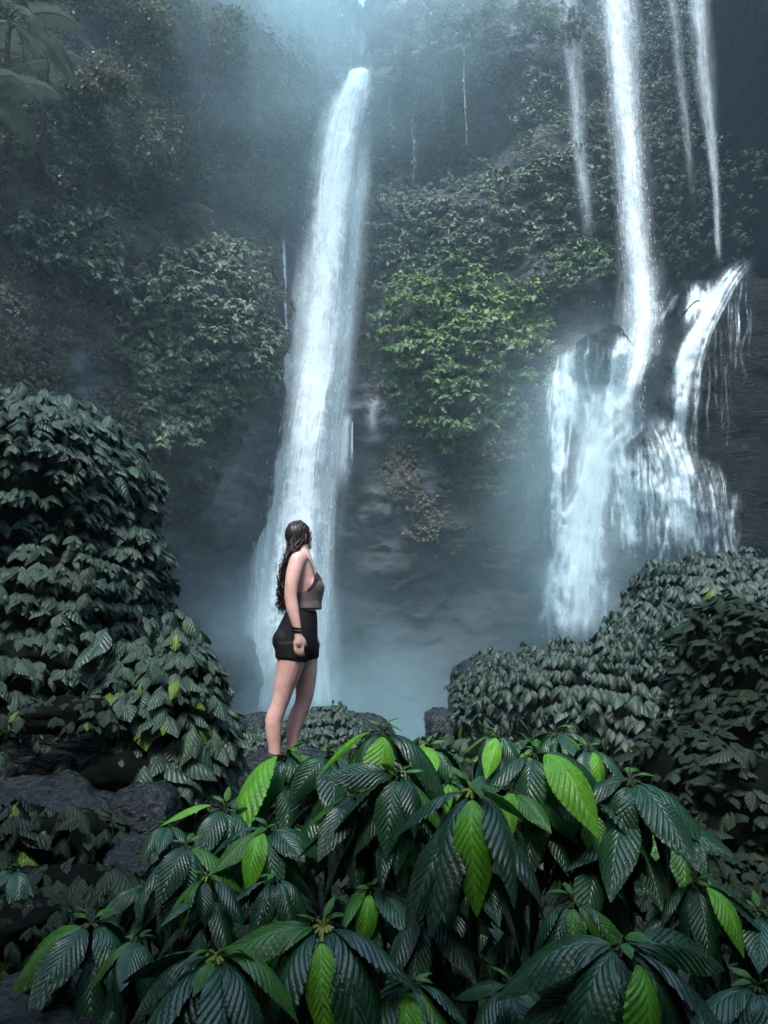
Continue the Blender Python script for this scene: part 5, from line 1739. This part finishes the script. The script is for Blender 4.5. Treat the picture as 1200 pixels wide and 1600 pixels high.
gap_fill = [
    ('dark plant wedged between the feet-side plant and the upright bright leaf', 512, 1182, 2.1, 105),
    ('plant with overlapping dark leaves at the right of the upright bright leaf', 668, 1172, 2.1, 110),
    ('dark plant just below the upright bright leaf', 622, 1215, 1.75, 110),
    ('dark plant between the longest and the widest bright leaf', 800, 1240, 1.7, 105),
    ('dark plant under the right edge of the widest bright leaf', 912, 1250, 1.75, 120),
    ('dark plant at the right end of the top row, under the wide arch', 1058, 1290, 1.9, 105),
    ('dark plant below the long bright leaf at the feet of the woman', 420, 1300, 1.95, 100),
    ('dark plant in front of the leafy gap left of the longest bright leaf', 555, 1245, 1.8, 105),
    ('dark plant at the left flank of the front mound, above the bent yellowish stem', 290, 1325, 1.9, 95),
    ('dim plant at the bottom between the two central rosettes', 640, 1540, 1.3, 120),
    ('dim plant in the middle of the front mound, above the largest rosette', 925, 1340, 1.7, 105),
    ('dim plant in the middle of the front mound, right of the dark gap', 700, 1345, 1.75, 100)]
for k, (lab, uu, vv, YY, lp) in enumerate(gap_fill):
    o_ = 17 * k
    plant(lab, uu, vv, YY, lp, [((200 + o_ * 1.3 + 51 * q) % 360 if q > 3 else 205 + 42 * q + (o_ % 23), .8 + .3 * ((q * 7 + k) % 5) / 5, 1 if (k in (1, 3, 6, 9) and q == 1) else 2 if (q + k) % 6 == 5 else 0) for q in range(7)], seed=40 + k)

# dark undergrowth between the stems
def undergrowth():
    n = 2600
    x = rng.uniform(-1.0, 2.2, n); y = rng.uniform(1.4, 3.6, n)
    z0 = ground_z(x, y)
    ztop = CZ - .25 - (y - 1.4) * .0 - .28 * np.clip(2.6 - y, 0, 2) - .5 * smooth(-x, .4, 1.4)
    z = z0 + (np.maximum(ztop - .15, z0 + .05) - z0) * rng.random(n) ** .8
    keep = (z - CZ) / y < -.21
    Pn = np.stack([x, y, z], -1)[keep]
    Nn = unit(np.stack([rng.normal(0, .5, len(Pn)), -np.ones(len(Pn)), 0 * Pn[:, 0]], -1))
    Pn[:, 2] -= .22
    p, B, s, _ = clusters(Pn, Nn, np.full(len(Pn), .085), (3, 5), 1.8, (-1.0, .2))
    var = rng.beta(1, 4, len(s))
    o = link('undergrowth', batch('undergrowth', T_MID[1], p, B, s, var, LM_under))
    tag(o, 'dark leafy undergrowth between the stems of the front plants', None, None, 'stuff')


undergrowth()

# unseen leaves added above the camera to darken the nearest plants
n = 1000
D = unit(rng.normal(0, 1, (n, 3))) * rng.random((n, 1)) ** .33
p, B, s, _ = clusters(np.array((.3, -1.7, 4.8)) + D * (4.2, 1.5, .5), unit(rng.normal(0, 1, (n, 3))), np.full(n, .26), (3, 4), 3.0)
tag(link('unseen_shade_canopy', batch('unseen_shade_canopy', T_LOW, p, B, s, rng.random(len(s)), LM_tree)), kind='structure')

# ------------------------------------------------------------ air: haze and falling-water mist
def box(name, lo, hi, mat):
    lo, hi = np.array(lo, float), np.array(hi, float)
    V = np.array([(x, y, z) for x in (lo[0], hi[0]) for y in (lo[1], hi[1]) for z in (lo[2], hi[2])])
    F = np.array([(0, 1, 3, 2), (4, 6, 7, 5), (0, 4, 5, 1), (2, 3, 7, 6), (0, 2, 6, 4), (1, 5, 7, 3)])
    o = link(name, mesh_np(name, V, F, mat, smooth=False))
    o['kind'] = 'stuff'
    return o


HAZE = .0016
mh, nth = new_mat('haze_air')
pv_ = N(nth, 'ShaderNodeVolumePrincipled')
pv_.inputs['Color'].default_value = (.58, .82, .93, 1)
pv_.inputs['Density'].default_value = HAZE
pv_.inputs['Anisotropy'].default_value = .2
L(nth, pv_.outputs[0], N(nth, 'ShaderNodeOutputMaterial').inputs['Volume'])
box('haze', (-125, -125, -8), (125, 125, 62), mh)

MIST = [  # u, v, Y, spread x y z in metres, density
    (450, 1080, 36.0, 5.5, 3.6, 4.2, .13), (620, 1120, 34, 8.0, 5.0, 2.8, .045), (880, 980, 31, 4.0, 3.0, 4.0, .05),
    (955, 610, 31.2, 2.2, 1.6, 2.4, .22), (850, 720, 32, 2.2, 2.0, 3.5, .12), (960, 860, 31, 3.5, 2.5, 4.0, .06),
    (490, 700, 38.5, 3.2, 1.5, 13.0, .035), (360, -30, 33, 8.0, 5.0, 11.0, .08), (640, 40, 37, 9.0, 4.0, 6.0, .04), (300, 980, 35, 4.0, 3.0, 2.6, .03)]
mm_, ntm = new_mat('falling_mist')
tc = N(ntm, 'ShaderNodeTexCoord')
tot = None
for (u, v, Y, sx, sy, sz, amp) in MIST:
    c = P(u, v, Y)
    sub = N(ntm, 'ShaderNodeVectorMath', operation='SUBTRACT')
    sub.inputs[1].default_value = tuple(c)
    L(ntm, tc.outputs['Object'], sub.inputs[0])
    dv = N(ntm, 'ShaderNodeVectorMath', operation='DIVIDE')
    dv.inputs[1].default_value = (sx, sy, sz)
    L(ntm, sub.outputs[0], dv.inputs[0])
    dt = N(ntm, 'ShaderNodeVectorMath', operation='DOT_PRODUCT')
    L(ntm, dv.outputs[0], dt.inputs[0]); L(ntm, dv.outputs[0], dt.inputs[1])
    g = math_n(ntm, 'MULTIPLY', math_n(ntm, 'EXPONENT', math_n(ntm, 'MULTIPLY', dt.outputs['Value'], -1.0)), amp)
    tot = g if tot is None else math_n(ntm, 'ADD', tot, g)
nz = N(ntm, 'ShaderNodeTexNoise', i_Scale=.22, i_Detail=4.0, i_Roughness=.6, i_Distortion=.5)
L(ntm, tc.outputs['Object'], nz.inputs['Vector'])
mr = N(ntm, 'ShaderNodeMapRange')
mr.inputs['From Min'].default_value = .32; mr.inputs['From Max'].default_value = .68
mr.inputs['To Min'].default_value = .15; mr.inputs['To Max'].default_value = 1.7
L(ntm, nz.outputs[0], mr.inputs['Value'])
pm = N(ntm, 'ShaderNodeVolumePrincipled')
pm.inputs['Color'].default_value = (.64, .89, .95, 1)
pm.inputs['Anisotropy'].default_value = .2
L(ntm, math_n(ntm, 'MULTIPLY', tot, mr.outputs[0]), pm.inputs['Density'])
L(ntm, pm.outputs[0], N(ntm, 'ShaderNodeOutputMaterial').inputs['Volume'])
box('mist', (-24, 22, -3.4), (20, 46, 46), mm_)
